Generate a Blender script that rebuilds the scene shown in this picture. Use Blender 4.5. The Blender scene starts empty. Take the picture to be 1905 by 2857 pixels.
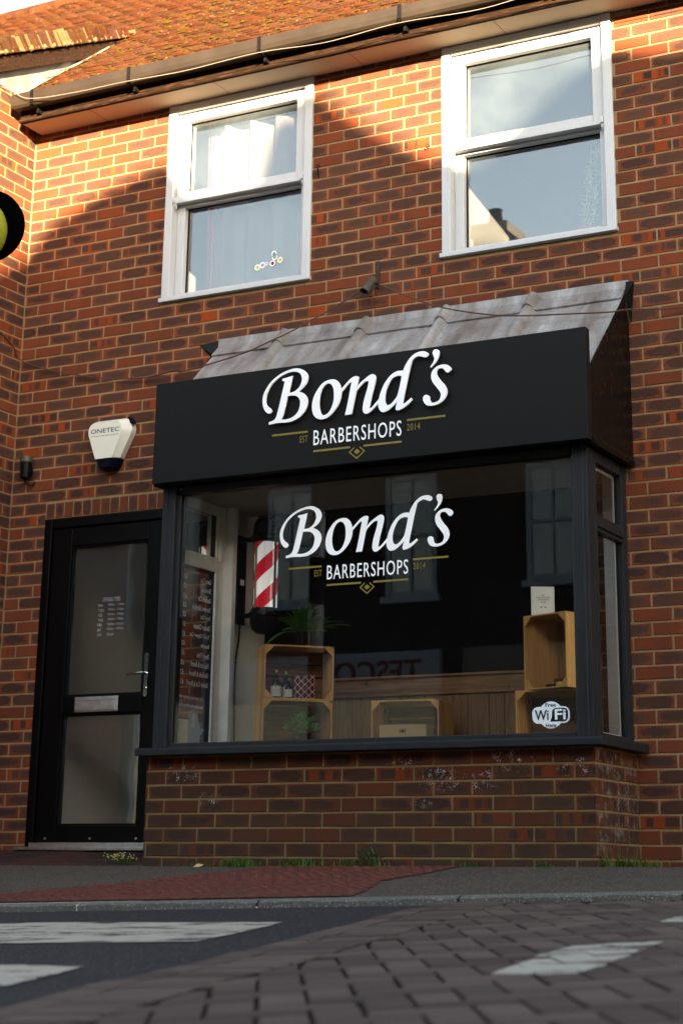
import bpy, bmesh, math, random
from mathutils import Vector, Matrix
R=math.radians
random.seed(7)
sc=bpy.context.scene
COL=sc.collection
# ---------------------------------------------------------------- camera
cd=bpy.data.cameras.new("camera"); cam=bpy.data.objects.new("camera",cd); COL.objects.link(cam)
CP=Vector((7.60072,-9.39758,-0.06722))
RT=(0.88431351,0.46675321,0.01144811); UP=(0.12948691,-0.2687371,0.95447028); FW=(-0.4485786,0.84256858,0.29808628)
cam.matrix_world=Matrix(((RT[0],UP[0],-FW[0],CP[0]),(RT[1],UP[1],-FW[1],CP[1]),(RT[2],UP[2],-FW[2],CP[2]),(0,0,0,1)))
cd.sensor_fit='HORIZONTAL'; cd.sensor_width=36.0; cd.lens=5048.35/1905*36
cd.shift_x=-46.3/1905; cd.shift_y=-543.3/1905
cd.clip_start=.05; cd.clip_end=3000
cd.dof.use_dof=True; cd.dof.focus_distance=10.2; cd.dof.aperture_fstop=5.6
sc.camera=cam
# ---------------------------------------------------------------- light
SUN_AZ=35.0; SUN_EL=9.6                      # azimuth from -Y towards +X
sd=Vector((math.sin(R(SUN_AZ))*math.cos(R(SUN_EL)),-math.cos(R(SUN_AZ))*math.cos(R(SUN_EL)),math.sin(R(SUN_EL))))
w=bpy.data.worlds.new("World"); sc.world=w; w.use_nodes=True
nt=w.node_tree; nt.nodes.clear()
sky=nt.nodes.new('ShaderNodeTexSky'); sky.sky_type='NISHITA'; sky.sun_disc=False
sky.sun_elevation=R(SUN_EL); sky.sun_rotation=R(180-SUN_AZ); sky.air_density=1.0; sky.dust_density=.5; sky.ozone_density=1.0
bg=nt.nodes.new('ShaderNodeBackground'); bg.inputs[1].default_value=0.125
wo=nt.nodes.new('ShaderNodeOutputWorld'); tn=nt.nodes.new('ShaderNodeMix'); tn.data_type='RGBA'; tn.blend_type='MULTIPLY'; tn.inputs[0].default_value=1.; tn.inputs[7].default_value=(1.0,.83,.70,1); nt.links.new(sky.outputs[0],tn.inputs[6]); nt.links.new(tn.outputs[2],bg.inputs[0]); nt.links.new(bg.outputs[0],wo.inputs[0])
sl=bpy.data.lights.new("sun",'SUN'); sl.energy=5.0; sl.angle=R(.55); sl.color=(1.0,.73,.44)
so=bpy.data.objects.new("sun",sl); COL.objects.link(so); so.rotation_euler=sd.to_track_quat('Z','Y').to_euler(); so.location=(9,-12,9)
sc.view_settings.view_transform='Standard'; sc.view_settings.look='None'; sc.view_settings.gamma=1
sc.view_settings.exposure=3.6
sc.cycles.max_bounces=7; sc.cycles.transparent_max_bounces=12
sc.cycles.use_denoising=True
# ---------------------------------------------------------------- node helpers
class NG:
    def __init__(s,name,rough=.7,metal=0.,spec=.5):
        s.m=bpy.data.materials.new(name); s.m.use_nodes=True; s.t=s.m.node_tree; s.t.nodes.clear()
        s.out=s.n('ShaderNodeOutputMaterial'); s.b=s.n('ShaderNodeBsdfPrincipled')
        s.l(s.b.outputs[0],s.out.inputs[0])
        s.b.inputs['Roughness'].default_value=rough; s.b.inputs['Metallic'].default_value=metal
        s.b.inputs['Specular IOR Level'].default_value=spec
    def n(s,t,**k):
        q=s.t.nodes.new(t)
        for a,b in k.items(): setattr(q,a,b)
        return q
    def l(s,a,b): s.t.links.new(a,b)
    def val(s,sock,v):
        if hasattr(v,'type') or hasattr(v,'links'): s.l(v,sock)
        else: sock.default_value=v
    def math(s,op,a,b=0.,c=None,clamp=False):
        q=s.n('ShaderNodeMath',operation=op); q.use_clamp=clamp
        s.val(q.inputs[0],a); s.val(q.inputs[1],b)
        if c is not None: s.val(q.inputs[2],c)
        return q.outputs[0]
    def obj(s): return s.n('ShaderNodeTexCoord').outputs['Object']
    def mapv(s,v,scale=(1,1,1),rot=(0,0,0),loc=(0,0,0)):
        q=s.n('ShaderNodeMapping'); s.l(v,q.inputs[0]); q.inputs['Scale'].default_value=scale; q.inputs['Rotation'].default_value=rot; q.inputs['Location'].default_value=loc
        return q.outputs[0]
    def noise(s,v,scale,detail=4,rough=.55,dist=0.):
        q=s.n('ShaderNodeTexNoise'); s.l(v,q.inputs['Vector']); q.inputs['Scale'].default_value=scale; q.inputs['Detail'].default_value=detail; q.inputs['Roughness'].default_value=rough; q.inputs['Distortion'].default_value=dist
        return q.outputs[0]
    def voro(s,v,scale,feature='F1'):
        q=s.n('ShaderNodeTexVoronoi',feature=feature); s.l(v,q.inputs['Vector']); q.inputs['Scale'].default_value=scale
        return q
    def ramp(s,f,stops,interp='LINEAR'):
        q=s.n('ShaderNodeValToRGB'); s.l(f,q.inputs[0]); r=q.color_ramp; r.interpolation=interp
        while len(r.elements)<len(stops): r.elements.new(.5)
        for e,(p,c) in zip(r.elements,stops):
            e.position=p; e.color=(c if isinstance(c,tuple) else (c,c,c))+((1,) if not isinstance(c,tuple) or len(c)==3 else ())
        return q.outputs[0]
    def mix(s,f,a,b,blend='MIX'):
        q=s.n('ShaderNodeMix',data_type='RGBA',blend_type=blend)
        s.val(q.inputs[0],f)
        for i,v in ((6,a),(7,b)):
            if isinstance(v,tuple): q.inputs[i].default_value=v if len(v)==4 else v+(1,)
            else: s.l(v,q.inputs[i])
        return q.outputs[2]
    def sep(s,c):
        q=s.n('ShaderNodeSeparateColor'); s.l(c,q.inputs[0]); return q.outputs
    def xyz(s,c):
        q=s.n('ShaderNodeSeparateXYZ'); s.l(c,q.inputs[0]); return q.outputs
    def attr(s,n):
        return s.n('ShaderNodeAttribute',attribute_name=n).outputs[0]
    def base(s,c):
        if isinstance(c,tuple): s.b.inputs['Base Color'].default_value=c+(1,)
        else: s.l(c,s.b.inputs['Base Color'])
        return s
    def bump(s,h,strength=.3,dist=.01):
        q=s.n('ShaderNodeBump'); s.l(h,q.inputs['Height']); q.inputs['Strength'].default_value=strength; q.inputs['Distance'].default_value=dist
        s.l(q.outputs[0],s.b.inputs['Normal']); return s
    def rough(s,r): s.val(s.b.inputs['Roughness'],r); return s
def simple(name,c,rough=.6,metal=0.,var=.25,scale=9.,bump=.0,spec=.25):
    if c[0]<.006: spec=min(spec,.10)
    g=NG(name,rough,metal,spec); o=g.obj()
    n=g.noise(o,scale,5); f=g.ramp(n,[(.3,0.),(.7,1.)])
    d=tuple(x*(1-var) for x in c); e=tuple(min(1,x*(1+var*.6)) for x in c)
    g.base(g.mix(f,d,e))
    if rough>.15: g.rough(g.math('MULTIPLY_ADD',n,.25,rough-.12))
    if bump: g.bump(g.noise(o,scale*6,4),bump,.004)
    return g.m
M={}
# bricks: colours come from per-brick values (bc: rand, rand, kind) and a 0..1 uv over every brick
def brick_mat(name,grime=0.,bright=1.,white=0.):
    g=NG(name,.9,spec=.03)
    o=g.obj(); a=g.sep(g.attr('bc')); r1,r2,kd=a[0],a[1],a[2]
    uv=g.n('ShaderNodeUVMap').outputs[0]; u=g.xyz(uv)
    wob=g.noise(o,38,3); fine=g.noise(o,160,3,.7)
    ux=g.math('MULTIPLY_ADD',u[0],2.,-1.); uy=g.math('MULTIPLY_ADD',u[1],2.,-1.)
    ax=g.math('POWER',g.math('ABSOLUTE',ux),3.2); ay=g.math('POWER',g.math('ABSOLUTE',uy),2.6)
    d=g.math('ADD',ax,ay); d=g.math('ADD',d,g.math('MULTIPLY_ADD',wob,1.3,-.65)); d=g.math('ADD',d,g.math('MULTIPLY_ADD',g.noise(o,9,2),1.2,-.6)); d=g.math('ADD',d,g.math('MULTIPLY_ADD',r2,.7,-.35))
    k=bright
    rim=g.mix(r2,(.36*k,.090*k,.034*k),(.21*k,.060*k,.031*k)); drk=g.mix(r1,(.055*k,.037*k,.037*k),(.118*k,.066*k,.049*k))
    rim=g.mix(g.math('MULTIPLY',r1,.35),rim,(.20*k,.060*k,.032*k))
    tA=g.mix(g.ramp(d,[(.38,0.),(.95,1.)]),drk,rim)
    core=g.mix(r2,(.14*k,.055*k,.028*k),(.10*k,.04*k,.02*k))
    tA=g.mix(g.ramp(d,[(-.0,.55),(.25,0.)]),tA,core)
    tB=g.mix(fine,g.mix(r1,(.29*k,.073*k,.028*k),(.185*k,.050*k,.027*k)),(.23*k,.064*k,.031*k))
    off=g.math('MULTIPLY',r1,37.); st=g.n('ShaderNodeCombineXYZ'); g.l(g.math('MULTIPLY_ADD',u[0],3.6,off),st.inputs[0]); g.l(off,st.inputs[1])
    sn=g.noise(st.outputs[0],1.0,1,.3); sm=g.ramp(sn,[(.43,0.),(.52,1.)])
    tC=g.mix(g.math('MULTIPLY',sm,g.ramp(g.math('ADD',ay,g.math('MULTIPLY',wob,.5)),[(.55,1.),(.95,.0)])),(.37*k,.072*k,.018*k),drk)
    c=g.mix(g.ramp(kd,[(.66,0.),(.68,1.)]),tA,tB); c=g.mix(g.ramp(kd,[(.88,0.),(.90,1.)]),c,tC)
    # black pits and pale specks
    v=g.voro(o,95); pit=g.math('MULTIPLY',g.ramp(v.outputs[0],[(.10,1.),(.2,0.)]),g.ramp(g.noise(o,21,2),[(.52,0.),(.6,1.)]))
    c=g.mix(g.math('MULTIPLY',pit,.85),c,(.02,.016,.015))
    c=g.mix(g.ramp(fine,[(.60,0.),(.9,.22)]),c,(.16,.10,.06)); c=g.mix(g.math('MULTIPLY',g.ramp(g.noise(g.mapv(o,(2.6,2.6,.5)),1.6,4),[(.45,0.),(.75,.45)]),1.),c,(.045,.026,.018))
    c=g.mix(g.ramp(g.noise(o,1.1,3),[(.35,0.),(.75,.22)]),c,(.05,.022,.013))
    if grime:
        z=g.xyz(o)[2]
        gz_=g.math('MULTIPLY',g.ramp(z,[(.0,1.),(.55,0.)]),grime); c=g.mix(g.math('MULTIPLY',gz_,g.ramp(g.noise(o,5,4),[(.3,.3),(.7,1.)])),c,(.045,.032,.022))
    if white:
        vv=g.voro(g.mapv(o,(1,1,1.3)),62,'DISTANCE_TO_EDGE').outputs[0]
        sp=None
        for (cx_,cz_,cr_) in ((1.85,.505,.13),(2.02,.36,.10),(3.22,.535,.10),(3.44,.455,.17),(3.68,.44,.12),(3.33,.33,.08),(3.86,.545,.16),(4.2,.5,.12)):
            q=g.xyz(o); dd=g.math('SQRT',g.math('ADD',g.math('POWER',g.math('SUBTRACT',q[0],cx_),2.),g.math('POWER',g.math('MULTIPLY',g.math('SUBTRACT',q[2],cz_),2.2),2.)))
            e_=g.ramp(dd,[(cr_*.5,1.),(cr_,0.)]); sp=e_ if sp is None else g.math('MAXIMUM',sp,e_)
        lp=g.ramp(g.math('ADD',vv,g.math('MULTIPLY_ADD',g.noise(o,150,3),.12,-.06)),[(.01,1.),(.07,0.)]); pp=g.ramp(g.noise(o,24,3),[(.50,0.),(.62,1.)])
        wm=g.math('MULTIPLY',g.math('MULTIPLY',g.math('MULTIPLY',sp,lp),pp),g.ramp(g.xyz(o)[2],[(.24,0.),(.34,1.)])); c=g.mix(g.math('MULTIPLY',wm,white),c,(.55,.53,.52))
        xs=g.xyz(o)
        side=g.math('MULTIPLY',g.ramp(g.math('MULTIPLY_ADD',xs[0],1.,-3.8),[(.498,0.),(.51,1.)]),g.ramp(g.noise(g.mapv(o,(1,3.5,3)),4.2,6,.7),[(.50,0.),(.70,.6)]))
        c=g.mix(side,c,(.42,.40,.37))
    g.base(c)
    g.bump(g.math('MULTIPLY_ADD',g.noise(o,90,5,.65),1.,g.math('MULTIPLY',pit,-1.)),.45,.004)
    return g.m
M['brick']=brick_mat('weathered_brick',0,.68)
M['plinth']=brick_mat('grimy_plinth_brick',.85,.35,1.)
M['brick2']=brick_mat('far_brick',0,.10)
def mortar(name,c,c2):
    g=NG(name,.95,spec=.03); o=g.obj(); n=g.noise(o,45,6,.7)
    cc=g.mix(n,c,c2); cc=g.mix(g.ramp(g.noise(o,6,4),[(.4,0.),(.8,.6)]),cc,tuple(x*.5 for x in c)); g.base(cc); g.bump(g.noise(o,220,4,.8),.8,.004); return g.m
M['mortar']=mortar('sandy_mortar',(.205,.145,.075),(.36,.262,.14))
M['mortar_dark']=mortar('grey_mortar',(.135,.10,.045),(.21,.16,.08))
M['upvc']=simple('white_upvc',(.78,.77,.74),.32,var=.06,scale=3)
def upvc():
    g=NG('grubby_white_upvc',.33); o=g.obj(); z=g.mapv(o,(6,6,1.2))
    c=g.mix(g.ramp(g.noise(z,6,5),[(.5,0.),(.85,.35)]),(.455,.47,.485),(.33,.31,.27)); g.base(c); return g.m
M['upvc']=upvc()
M['cream']=simple('cream_wall_paint',(.72,.70,.61),.7,var=.08,scale=2)
M['roomwall']=simple('pale_room_wall',(.20,.20,.20),.9,var=.1,scale=1)
M['white_int']=simple('white_gloss_joinery',(.86,.85,.80),.4,var=.1,scale=12)
def blackpaint(name,c,rough=.38,chip=.5):
    g=NG(name,rough); o=g.obj(); n=g.noise(g.mapv(o,(1,1,.35)),14,5); 
    cc=g.mix(n,tuple(x*.75 for x in c),tuple(x*1.25 for x in c))
    ch=g.math('MULTIPLY',g.ramp(g.noise(o,70,4,.7),[(.68,0.),(.72,1.)]),chip); cc=g.mix(ch,cc,(.12,.115,.11)); g.base(cc); g.b.inputs['Specular IOR Level'].default_value=.14
    g.rough(g.math('MULTIPLY_ADD',n,.3,rough-.15)); g.bump(g.noise(o,60,3),.12,.003); return g.m
M['charcoal']=blackpaint('charcoal_gloss_paint',(.016,.017,.019))
M['charcoal2']=blackpaint('charcoal_sill_paint',(.014,.015,.0165),.5)
M['doorblack']=blackpaint('black_door_plastic',(.0015,.0015,.0015),.4,0.)
def signb():
    g=NG('dark_brushed_sign_panel',.55,spec=.08); o=g.obj(); n=g.noise(g.mapv(o,(60,60,1.1)),4,4,.6)
    g.base(g.mix(n,(.0065,.0062,.006),(.0125,.012,.0115))); g.rough(g.math('MULTIPLY_ADD',n,.25,.30)); g.bump(n,.10,.002); return g.m
M['signboard']=signb()
M['letter_white']=simple('white_acrylic',(.86,.86,.87),.3,var=.02)
M['letter_gold']=simple('dull_gold_vinyl',(.20,.155,.03),.4,var=.05)
M['letter_grey']=simple('grey_vinyl',(.9,.9,.88),.5,var=.05)
gv=NG('translucent_white_vinyl',.5); gv.base((.9,.9,.88)); tl_=gv.n('ShaderNodeBsdfTranslucent'); tl_.inputs[0].default_value=(.9,.9,.88,1); mx_=gv.n('ShaderNodeMixShader'); mx_.inputs[0].default_value=.7; gv.l(gv.b.outputs[0],mx_.inputs[1]); gv.l(tl_.outputs[0],mx_.inputs[2]); gv.l(mx_.outputs[0],gv.out.inputs[0]); M['letter_grey']=gv.m
M['sticker']=simple('pale_sticker_vinyl',(.66,.72,.74),.5,var=.03)
M['door_vinyl']=simple('pale_grey_door_vinyl',(.34,.34,.34),.5,var=.05)
M['letter_black']=simple('black_vinyl',(.012,.012,.013),.5,var=.0)
M['letter_blue']=simple('navy_print',(.012,.022,.10),.5,var=.0)
def lead():
    g=NG('weathered_lead',.55,.25); o=g.obj(); s_=g.mapv(o,(4.2,1.2,1.2))
    n=g.noise(s_,2.2,6,.58,.3); m=g.noise(o,30,5,.7)
    c=g.ramp(n,[(.30,(.13,.11,.095)),(.44,(.205,.185,.17)),(.54,(.25,.24,.23)),(.64,(.31,.305,.30)),(.76,(.46,.455,.45))])
    c=g.mix(g.ramp(m,[(.5,0.),(.75,.5)]),c,(.10,.078,.065)); g.base(c); g.rough(g.math('MULTIPLY_ADD',m,.3,.38)); g.bump(m,.15,.004); return g.m
M['lead']=lead()
M['lead_lit']=simple('lead_dimmed_for_sun',(.17,.16,.14),.6,var=.35,scale=5)  # lead toned down in colour so the sunlit cheek stays below white
M['cheek']=blackpaint('black_glossy_lead_cheek',(.004,.0032,.003),.3,.2)
def tile():
    g=NG('mossy_clay_tile',.95,spec=.02); o=g.obj(); a=g.sep(g.attr('bc'))
    c=g.mix(a[0],(.080,.023,.011),(.040,.016,.010)); c=g.mix(g.ramp(g.noise(g.mapv(o,(1,1,1),loc=(1,7,3)),14,5,.7),[(.45,0.),(.62,.75)]),c,(.03,.013,.007)); c=g.mix(g.ramp(a[1],[(.78,0.),(.95,.7)]),c,(.06,.03,.022))
    n=g.noise(o,9,6,.65); c=g.mix(g.ramp(n,[(.47,0.),(.60,.65)]),c,(.070,.030,.008)); c=g.mix(g.ramp(g.noise(g.mapv(o,(1,1,1),loc=(3,1,8)),1.9,4),[(.45,0.),(.68,.6)]),c,(.045,.022,.010)); c=g.mix(g.ramp(g.noise(o,26,4,.7),[(.58,0.),(.68,.85)]),c,(.07,.052,.022))
    c=g.mix(g.ramp(g.noise(g.mapv(o,(1,1,1),loc=(5,2,1)),33,4,.7),[(.63,0.),(.7,.8)]),c,(.20,.16,.09)); g.base(c)
    g.bump(g.noise(o,70,5,.7),.9,.012); return g.m
M['tile']=tile()
def moss():
    g=NG('golden_moss',.98,spec=.05); o=g.obj(); g.base(g.mix(g.noise(o,17,4),(.025,.020,.005),(.085,.050,.008))); g.bump(g.noise(o,180,3,.8),1.,.01); return g.m
M['moss']=moss()
M['render_mortar']=mortar('verge_mortar',(.10,.065,.03),(.17,.12,.06))
M['far_joint']=simple('far_dark_joint',(.012,.010,.008),.95)
M['gutter']=simple('brown_grey_plastic_gutter',(.024,.018,.013),.42,var=.2,scale=5)
def oldwood(name,c,c2):
    g=NG(name,.8); o=g.obj(); n=g.noise(g.mapv(o,(1.5,14,14)),7,6,.7); c_=g.mix(g.ramp(n,[(.52,0.),(.70,1.)]),c,c2); g.base(c_); g.b.inputs['Specular IOR Level'].default_value=.05; g.bump(n,.5,.005); return g.m
M['fascia']=oldwood('peeling_brown_fascia',(.012,.0065,.004),(.055,.028,.014))
M['soffit']=simple('cream_soffit_board',(.34,.27,.19),.6,var=.12,scale=3)
def wood(name,c,c2,axis=(1,12,12),rough=.62):
    g=NG(name,rough,spec=.3); o=g.obj(); a=g.sep(g.attr('bc')); off=g.n('ShaderNodeCombineXYZ'); g.l(g.math('MULTIPLY',a[0],9.),off.inputs[0]); g.l(g.math('MULTIPLY',a[1],7.),off.inputs[2])
    v=g.n('ShaderNodeVectorMath',operation='ADD'); g.l(o,v.inputs[0]); g.l(off.outputs[0],v.inputs[1])
    n=g.noise(g.mapv(v.outputs[0],axis),5.5,6,.6,.8)
    cc=g.mix(g.ramp(n,[(.3,0.),(.7,1.)]),c,c2); cc=g.mix(g.math('MULTIPLY',a[0],.45),cc,tuple(x*.45 for x in c))
    k=g.voro(g.mapv(v.outputs[0],(7,7,5)),1.); cc=g.mix(g.ramp(k.outputs[0],[(.04,.8),(.10,0.)]),cc,(.05,.025,.01)); g.base(cc); g.bump(n,.25,.003); return g.m
M['crate_h']=wood('crate_pine_boards',(.60,.29,.075),(.84,.46,.15))
M['crate_v']=wood('crate_pine_upright',(.60,.29,.075),(.84,.46,.15),(12,12,1))
M['panel_v']=wood('brown_stained_planks',(.14,.066,.024),(.30,.155,.062),(11,11,.8))
M['panel_h']=wood('brown_stained_rail',(.14,.066,.024),(.30,.155,.062),(.8,11,11))
M['interior_dark']=simple('matt_black_interior_dark',(.002,.002,.002),1.,spec=.0,var=.1)  # black colour standing in for the unlit shop and hall
M['ceil']=simple('dim_display_ceiling',(.38,.36,.33),.9,var=.1)
def glass(name,base,k,tint=(.93,.95,.94),haze=0.,rough=0.,wav=.0,hazec=(.55,.6,.62)):
    g=NG(name); t=g.t; g.t.nodes.remove(g.b)
    fr=g.n('ShaderNodeFresnel'); fr.inputs[0].default_value=1.52
    fac=g.math('MULTIPLY_ADD',fr.outputs[0],k,base,clamp=True)
    tr=g.n('ShaderNodeBsdfTransparent'); tr.inputs[0].default_value=tint+(1,)
    gl=g.n('ShaderNodeBsdfGlossy'); gl.inputs['Roughness'].default_value=rough
    if wav:
        bp=g.n('ShaderNodeBump'); g.l(g.noise(g.obj(),1.7,1),bp.inputs['Height']); bp.inputs['Strength'].default_value=wav; bp.inputs['Distance'].default_value=.02; g.l(bp.outputs[0],gl.inputs['Normal'])
    mx=g.n('ShaderNodeMixShader'); g.l(fac,mx.inputs[0]); g.l(tr.outputs[0],mx.inputs[1]); g.l(gl.outputs[0],mx.inputs[2])
    if haze:
        df=g.n('ShaderNodeBsdfDiffuse'); df.inputs[0].default_value=hazec+(1,)
        m2=g.n('ShaderNodeMixShader'); o=g.obj(); hf=g.math('MULTIPLY',g.ramp(g.noise(o,3,6,.7),[(.3,.35),(.8,1.)]),haze); g.l(hf,m2.inputs[0]); g.l(mx.outputs[0],m2.inputs[1]); g.l(df.outputs[0],m2.inputs[2]); mx=m2
    g.l(mx.outputs[0],g.out.inputs[0]); return g.m
M['glass_shop']=glass('shop_window_glass',.0,1.05,(.97,.98,.98),.004)
M['glass_side']=glass('side_window_glass',.0,1.1,(.72,.74,.74),.006)
M['glass_up']=glass('dusty_sky_tinted_glass',.09,2.1,(.88,.93,.95),.085,0.,0.,(.42,.56,.66))  # dust film tinted blue, standing in for more reflected sky
M['glass_door']=glass('door_glass',.0,1.1,(.85,.87,.85),.10,0.,.12,(.46,.47,.42))  # grey-green haze in the glass stands in for light in the hall
M['glass_far']=glass('street_opposite_glass',.2,2.0,(.6,.62,.62),.1)
M['chrome']=simple('polished_chrome',(.62,.64,.68),.10,1.,var=.05)
M['alu']=simple('scuffed_aluminium',(.62,.62,.62),.38,1.,var=.2,scale=30)
M['navy']=simple('navy_plastic',(.003,.004,.010),.25,var=.1)
M['offwhite']=simple('offwhite_alarm_plastic',(.68,.66,.55),.4,var=.05,scale=6)
M['blackplastic']=simple('black_plastic',(.004,.004,.0045),.25,var=.1)
M['deepblack']=simple('sooty_black_paint',(.0012,.0012,.0012),.95,var=.1,spec=.0)
M['blackmatt']=simple('black_matt_plastic',(.004,.004,.004),.6,var=.1)
M['taupe']=simple('taupe_metal',(.085,.075,.055),.5,.3,var=.3,scale=30)
M['rust']=simple('rusty_bracket',(.045,.022,.018),.7,var=.4,scale=40)
M['wire']=simple('brown_cable',(.075,.035,.026),.6,var=.1)
M['whitecable']=simple('white_cable',(.15,.14,.12),.5,var=.05)
M['yellowglobe']=simple('yellow_beacon_globe',(.26,.25,.015),.35,var=.12,scale=3)
M['curtain']=simple('white_net_curtain',(.21,.18,.168),.9,var=.05,scale=3)
M['pink']=simple('pink_fabric',(.30,.03,.06),.9,var=.1)
M['leafgreen']=simple('pale_houseplant_leaf',(.30,.42,.22),.6,var=.3,scale=20)
M['fern']=simple('fern_leaf',(.16,.38,.07),.55,var=.5,scale=25)
M['box_leaf']=simple('box_plant_leaf',(.17,.40,.11),.4,var=.5,scale=30)
M['grass']=simple('weedy_grass',(.06,.12,.015),.7,var=.5,scale=20)
M['weed']=simple('dark_weed_leaf',(.035,.10,.028),.6,var=.4,scale=20)
M['flower']=simple('small_pale_flower',(.55,.50,.15),.7,var=.2,scale=40)
M['card']=simple('brown_cardboard',(.46,.31,.15),.8,var=.08,scale=5)
M['paper']=simple('cream_book_cover',(.66,.64,.55),.6,var=.03,scale=4)
M['bottle']=simple('dark_brown_glass_bottle',(.012,.006,.005),.12,var=.1)
M['label']=simple('bottle_label',(.60,.55,.48),.6,var=.05)
M['redtin']=simple('dark_red_tin',(.14,.012,.02),.3,.2,var=.1)
M['yellowtin']=simple('yellow_tin',(.50,.46,.03),.35,.1,var=.1)
def tartan():
    g=NG('red_and_black_check_paper',.35); o=g.obj(); x=g.xyz(g.mapv(o,(1,1,1)))
    w1=g.math('SINE',g.math('MULTIPLY',g.math('ADD',x[0],x[2]),150.)); w2=g.math('SINE',g.math('MULTIPLY',g.math('SUBTRACT',x[0],x[2]),150.))
    p=g.math('MULTIPLY',w1,w2); c=g.mix(g.ramp(p,[(.3,0.),(.5,1.)]),(.03,.004,.008),(.42,.015,.03))
    l=g.math('MAXIMUM',g.ramp(g.math('ABSOLUTE',g.math('SINE',g.math('MULTIPLY',g.math('ADD',x[0],x[2]),75.))),[(.965,0.),(.985,1.)]),g.ramp(g.math('ABSOLUTE',g.math('SINE',g.math('MULTIPLY',g.math('SUBTRACT',x[0],x[2]),75.))),[(.965,0.),(.985,1.)]))
    g.base(g.mix(l,c,(.45,.40,.38))); return g.m
M['tartan']=tartan()
def stripes():
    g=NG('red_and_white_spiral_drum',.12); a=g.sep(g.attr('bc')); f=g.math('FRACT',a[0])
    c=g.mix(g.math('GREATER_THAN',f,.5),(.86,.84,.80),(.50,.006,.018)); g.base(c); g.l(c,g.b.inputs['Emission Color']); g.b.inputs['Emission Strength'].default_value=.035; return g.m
M['spiral']=stripes()
def asphalt(name,c,c2,sp=.5):
    g=NG(name,.92,spec=.06); o=g.obj(); n=g.noise(o,2.3,5,.6); f=g.noise(o,230,3,.8); v=g.voro(o,120)
    cc=g.mix(n,c,c2); cc=g.mix(g.math('MULTIPLY',g.ramp(g.sep(v.outputs[1])[0],[(.62,0.),(.9,sp)]),g.ramp(v.outputs[0],[(.25,1.),(.5,0.)])),cc,tuple(min(1,x*4+.05) for x in c2)); cc=g.mix(g.ramp(f,[(.35,.6),(.6,0.)]),cc,tuple(x*.35 for x in c)); g.base(cc)
    g.bump(g.math('ADD',f,g.math('MULTIPLY',g.ramp(v.outputs[0],[(.0,1.),(.6,0.)]),1.)),.8,.006); return g.m
M['asphalt']=asphalt('dark_asphalt',(.022,.020,.021),(.044,.040,.041),.8)
M['footway']=asphalt('old_footway_asphalt',(.058,.044,.035),(.098,.078,.061),.8)
M['kerb']=asphalt('rough_concrete_kerb',(.085,.080,.070),(.19,.18,.155),.4)
M['paint']=None
def paint():
    g=NG('worn_white_road_paint',.7,spec=.3); o=g.obj()
    n=g.noise(g.mapv(o,(1.2,4.5,1)),2.6,7,.72); f=g.noise(o,120,4,.8)
    g.base(g.mix(f,(.22,.19,.15),(.33,.29,.235))); 
    h=g.math('MULTIPLY_ADD',f,.25,n); al=g.ramp(h,[(.50,1.),(.655,1.),(.70,0.)]); g.l(al,g.b.inputs['Alpha']); g.bump(f,.4,.003); return g.m
M['paint']=paint()

def block(name,c1,c2,c3):
    g=NG(name,.9,spec=.07); o=g.obj(); a=g.sep(g.attr('bc')); f=g.noise(o,140,4,.75); n=g.noise(o,3.5,4)
    c=g.mix(a[0],c1,c2); c=g.mix(g.ramp(n,[(.35,0.),(.75,.6)]),c,c3); c=g.mix(g.ramp(f,[(.55,0.),(.8,.35)]),c,(.08,.07,.063)); c=g.mix(g.ramp(f,[(.25,.5),(.45,0.)]),c,tuple(x*.3 for x in c1)); g.base(c); g.bump(f,.7,.005); return g.m
M['block']=block('worn_purple_brown_paver',(.050,.034,.029),(.104,.072,.060),(.064,.047,.041))
M['tactile']=block('red_blister_paving',(.085,.027,.020),(.130,.040,.029),(.070,.034,.027))
M['doortile']=block('dark_quarry_paver',(.070,.022,.013),(.020,.017,.017),(.035,.023,.02))
M['joint']=simple('dark_joint_grit',(.022,.017,.014),.98,var=.4,scale=60,spec=.0)
M['earth']=simple('far_ground',(.06,.055,.045),.95,var=.3,scale=.5)
M['farrender']=simple('opposite_painted_render',(.12,.115,.105),.8,var=.1,scale=2)
M['slate']=simple('grey_slate_roof',(.035,.03,.028),.8,var=.3,scale=6)
M['farsign']=simple('pale_blue_grey_shop_sign',(.22,.245,.32),.6,var=.05)
M['farred']=simple('dark_red_sign_letter',(.10,.012,.015),.6,var=.0)
gv=NG('pale_blue_vinyl',.5); gv.base((.45,.58,.68)); tl_=gv.n('ShaderNodeBsdfTranslucent'); tl_.inputs[0].default_value=(.45,.6,.7,1); mx_=gv.n('ShaderNodeMixShader'); mx_.inputs[0].default_value=.5; gv.l(gv.b.outputs[0],mx_.inputs[1]); gv.l(tl_.outputs[0],mx_.inputs[2]); gv.l(mx_.outputs[0],gv.out.inputs[0]); M['pale_blue']=gv.m
M['sash']=simple('blue_white_sash_paint',(.22,.26,.32),.5,var=.05)
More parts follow.
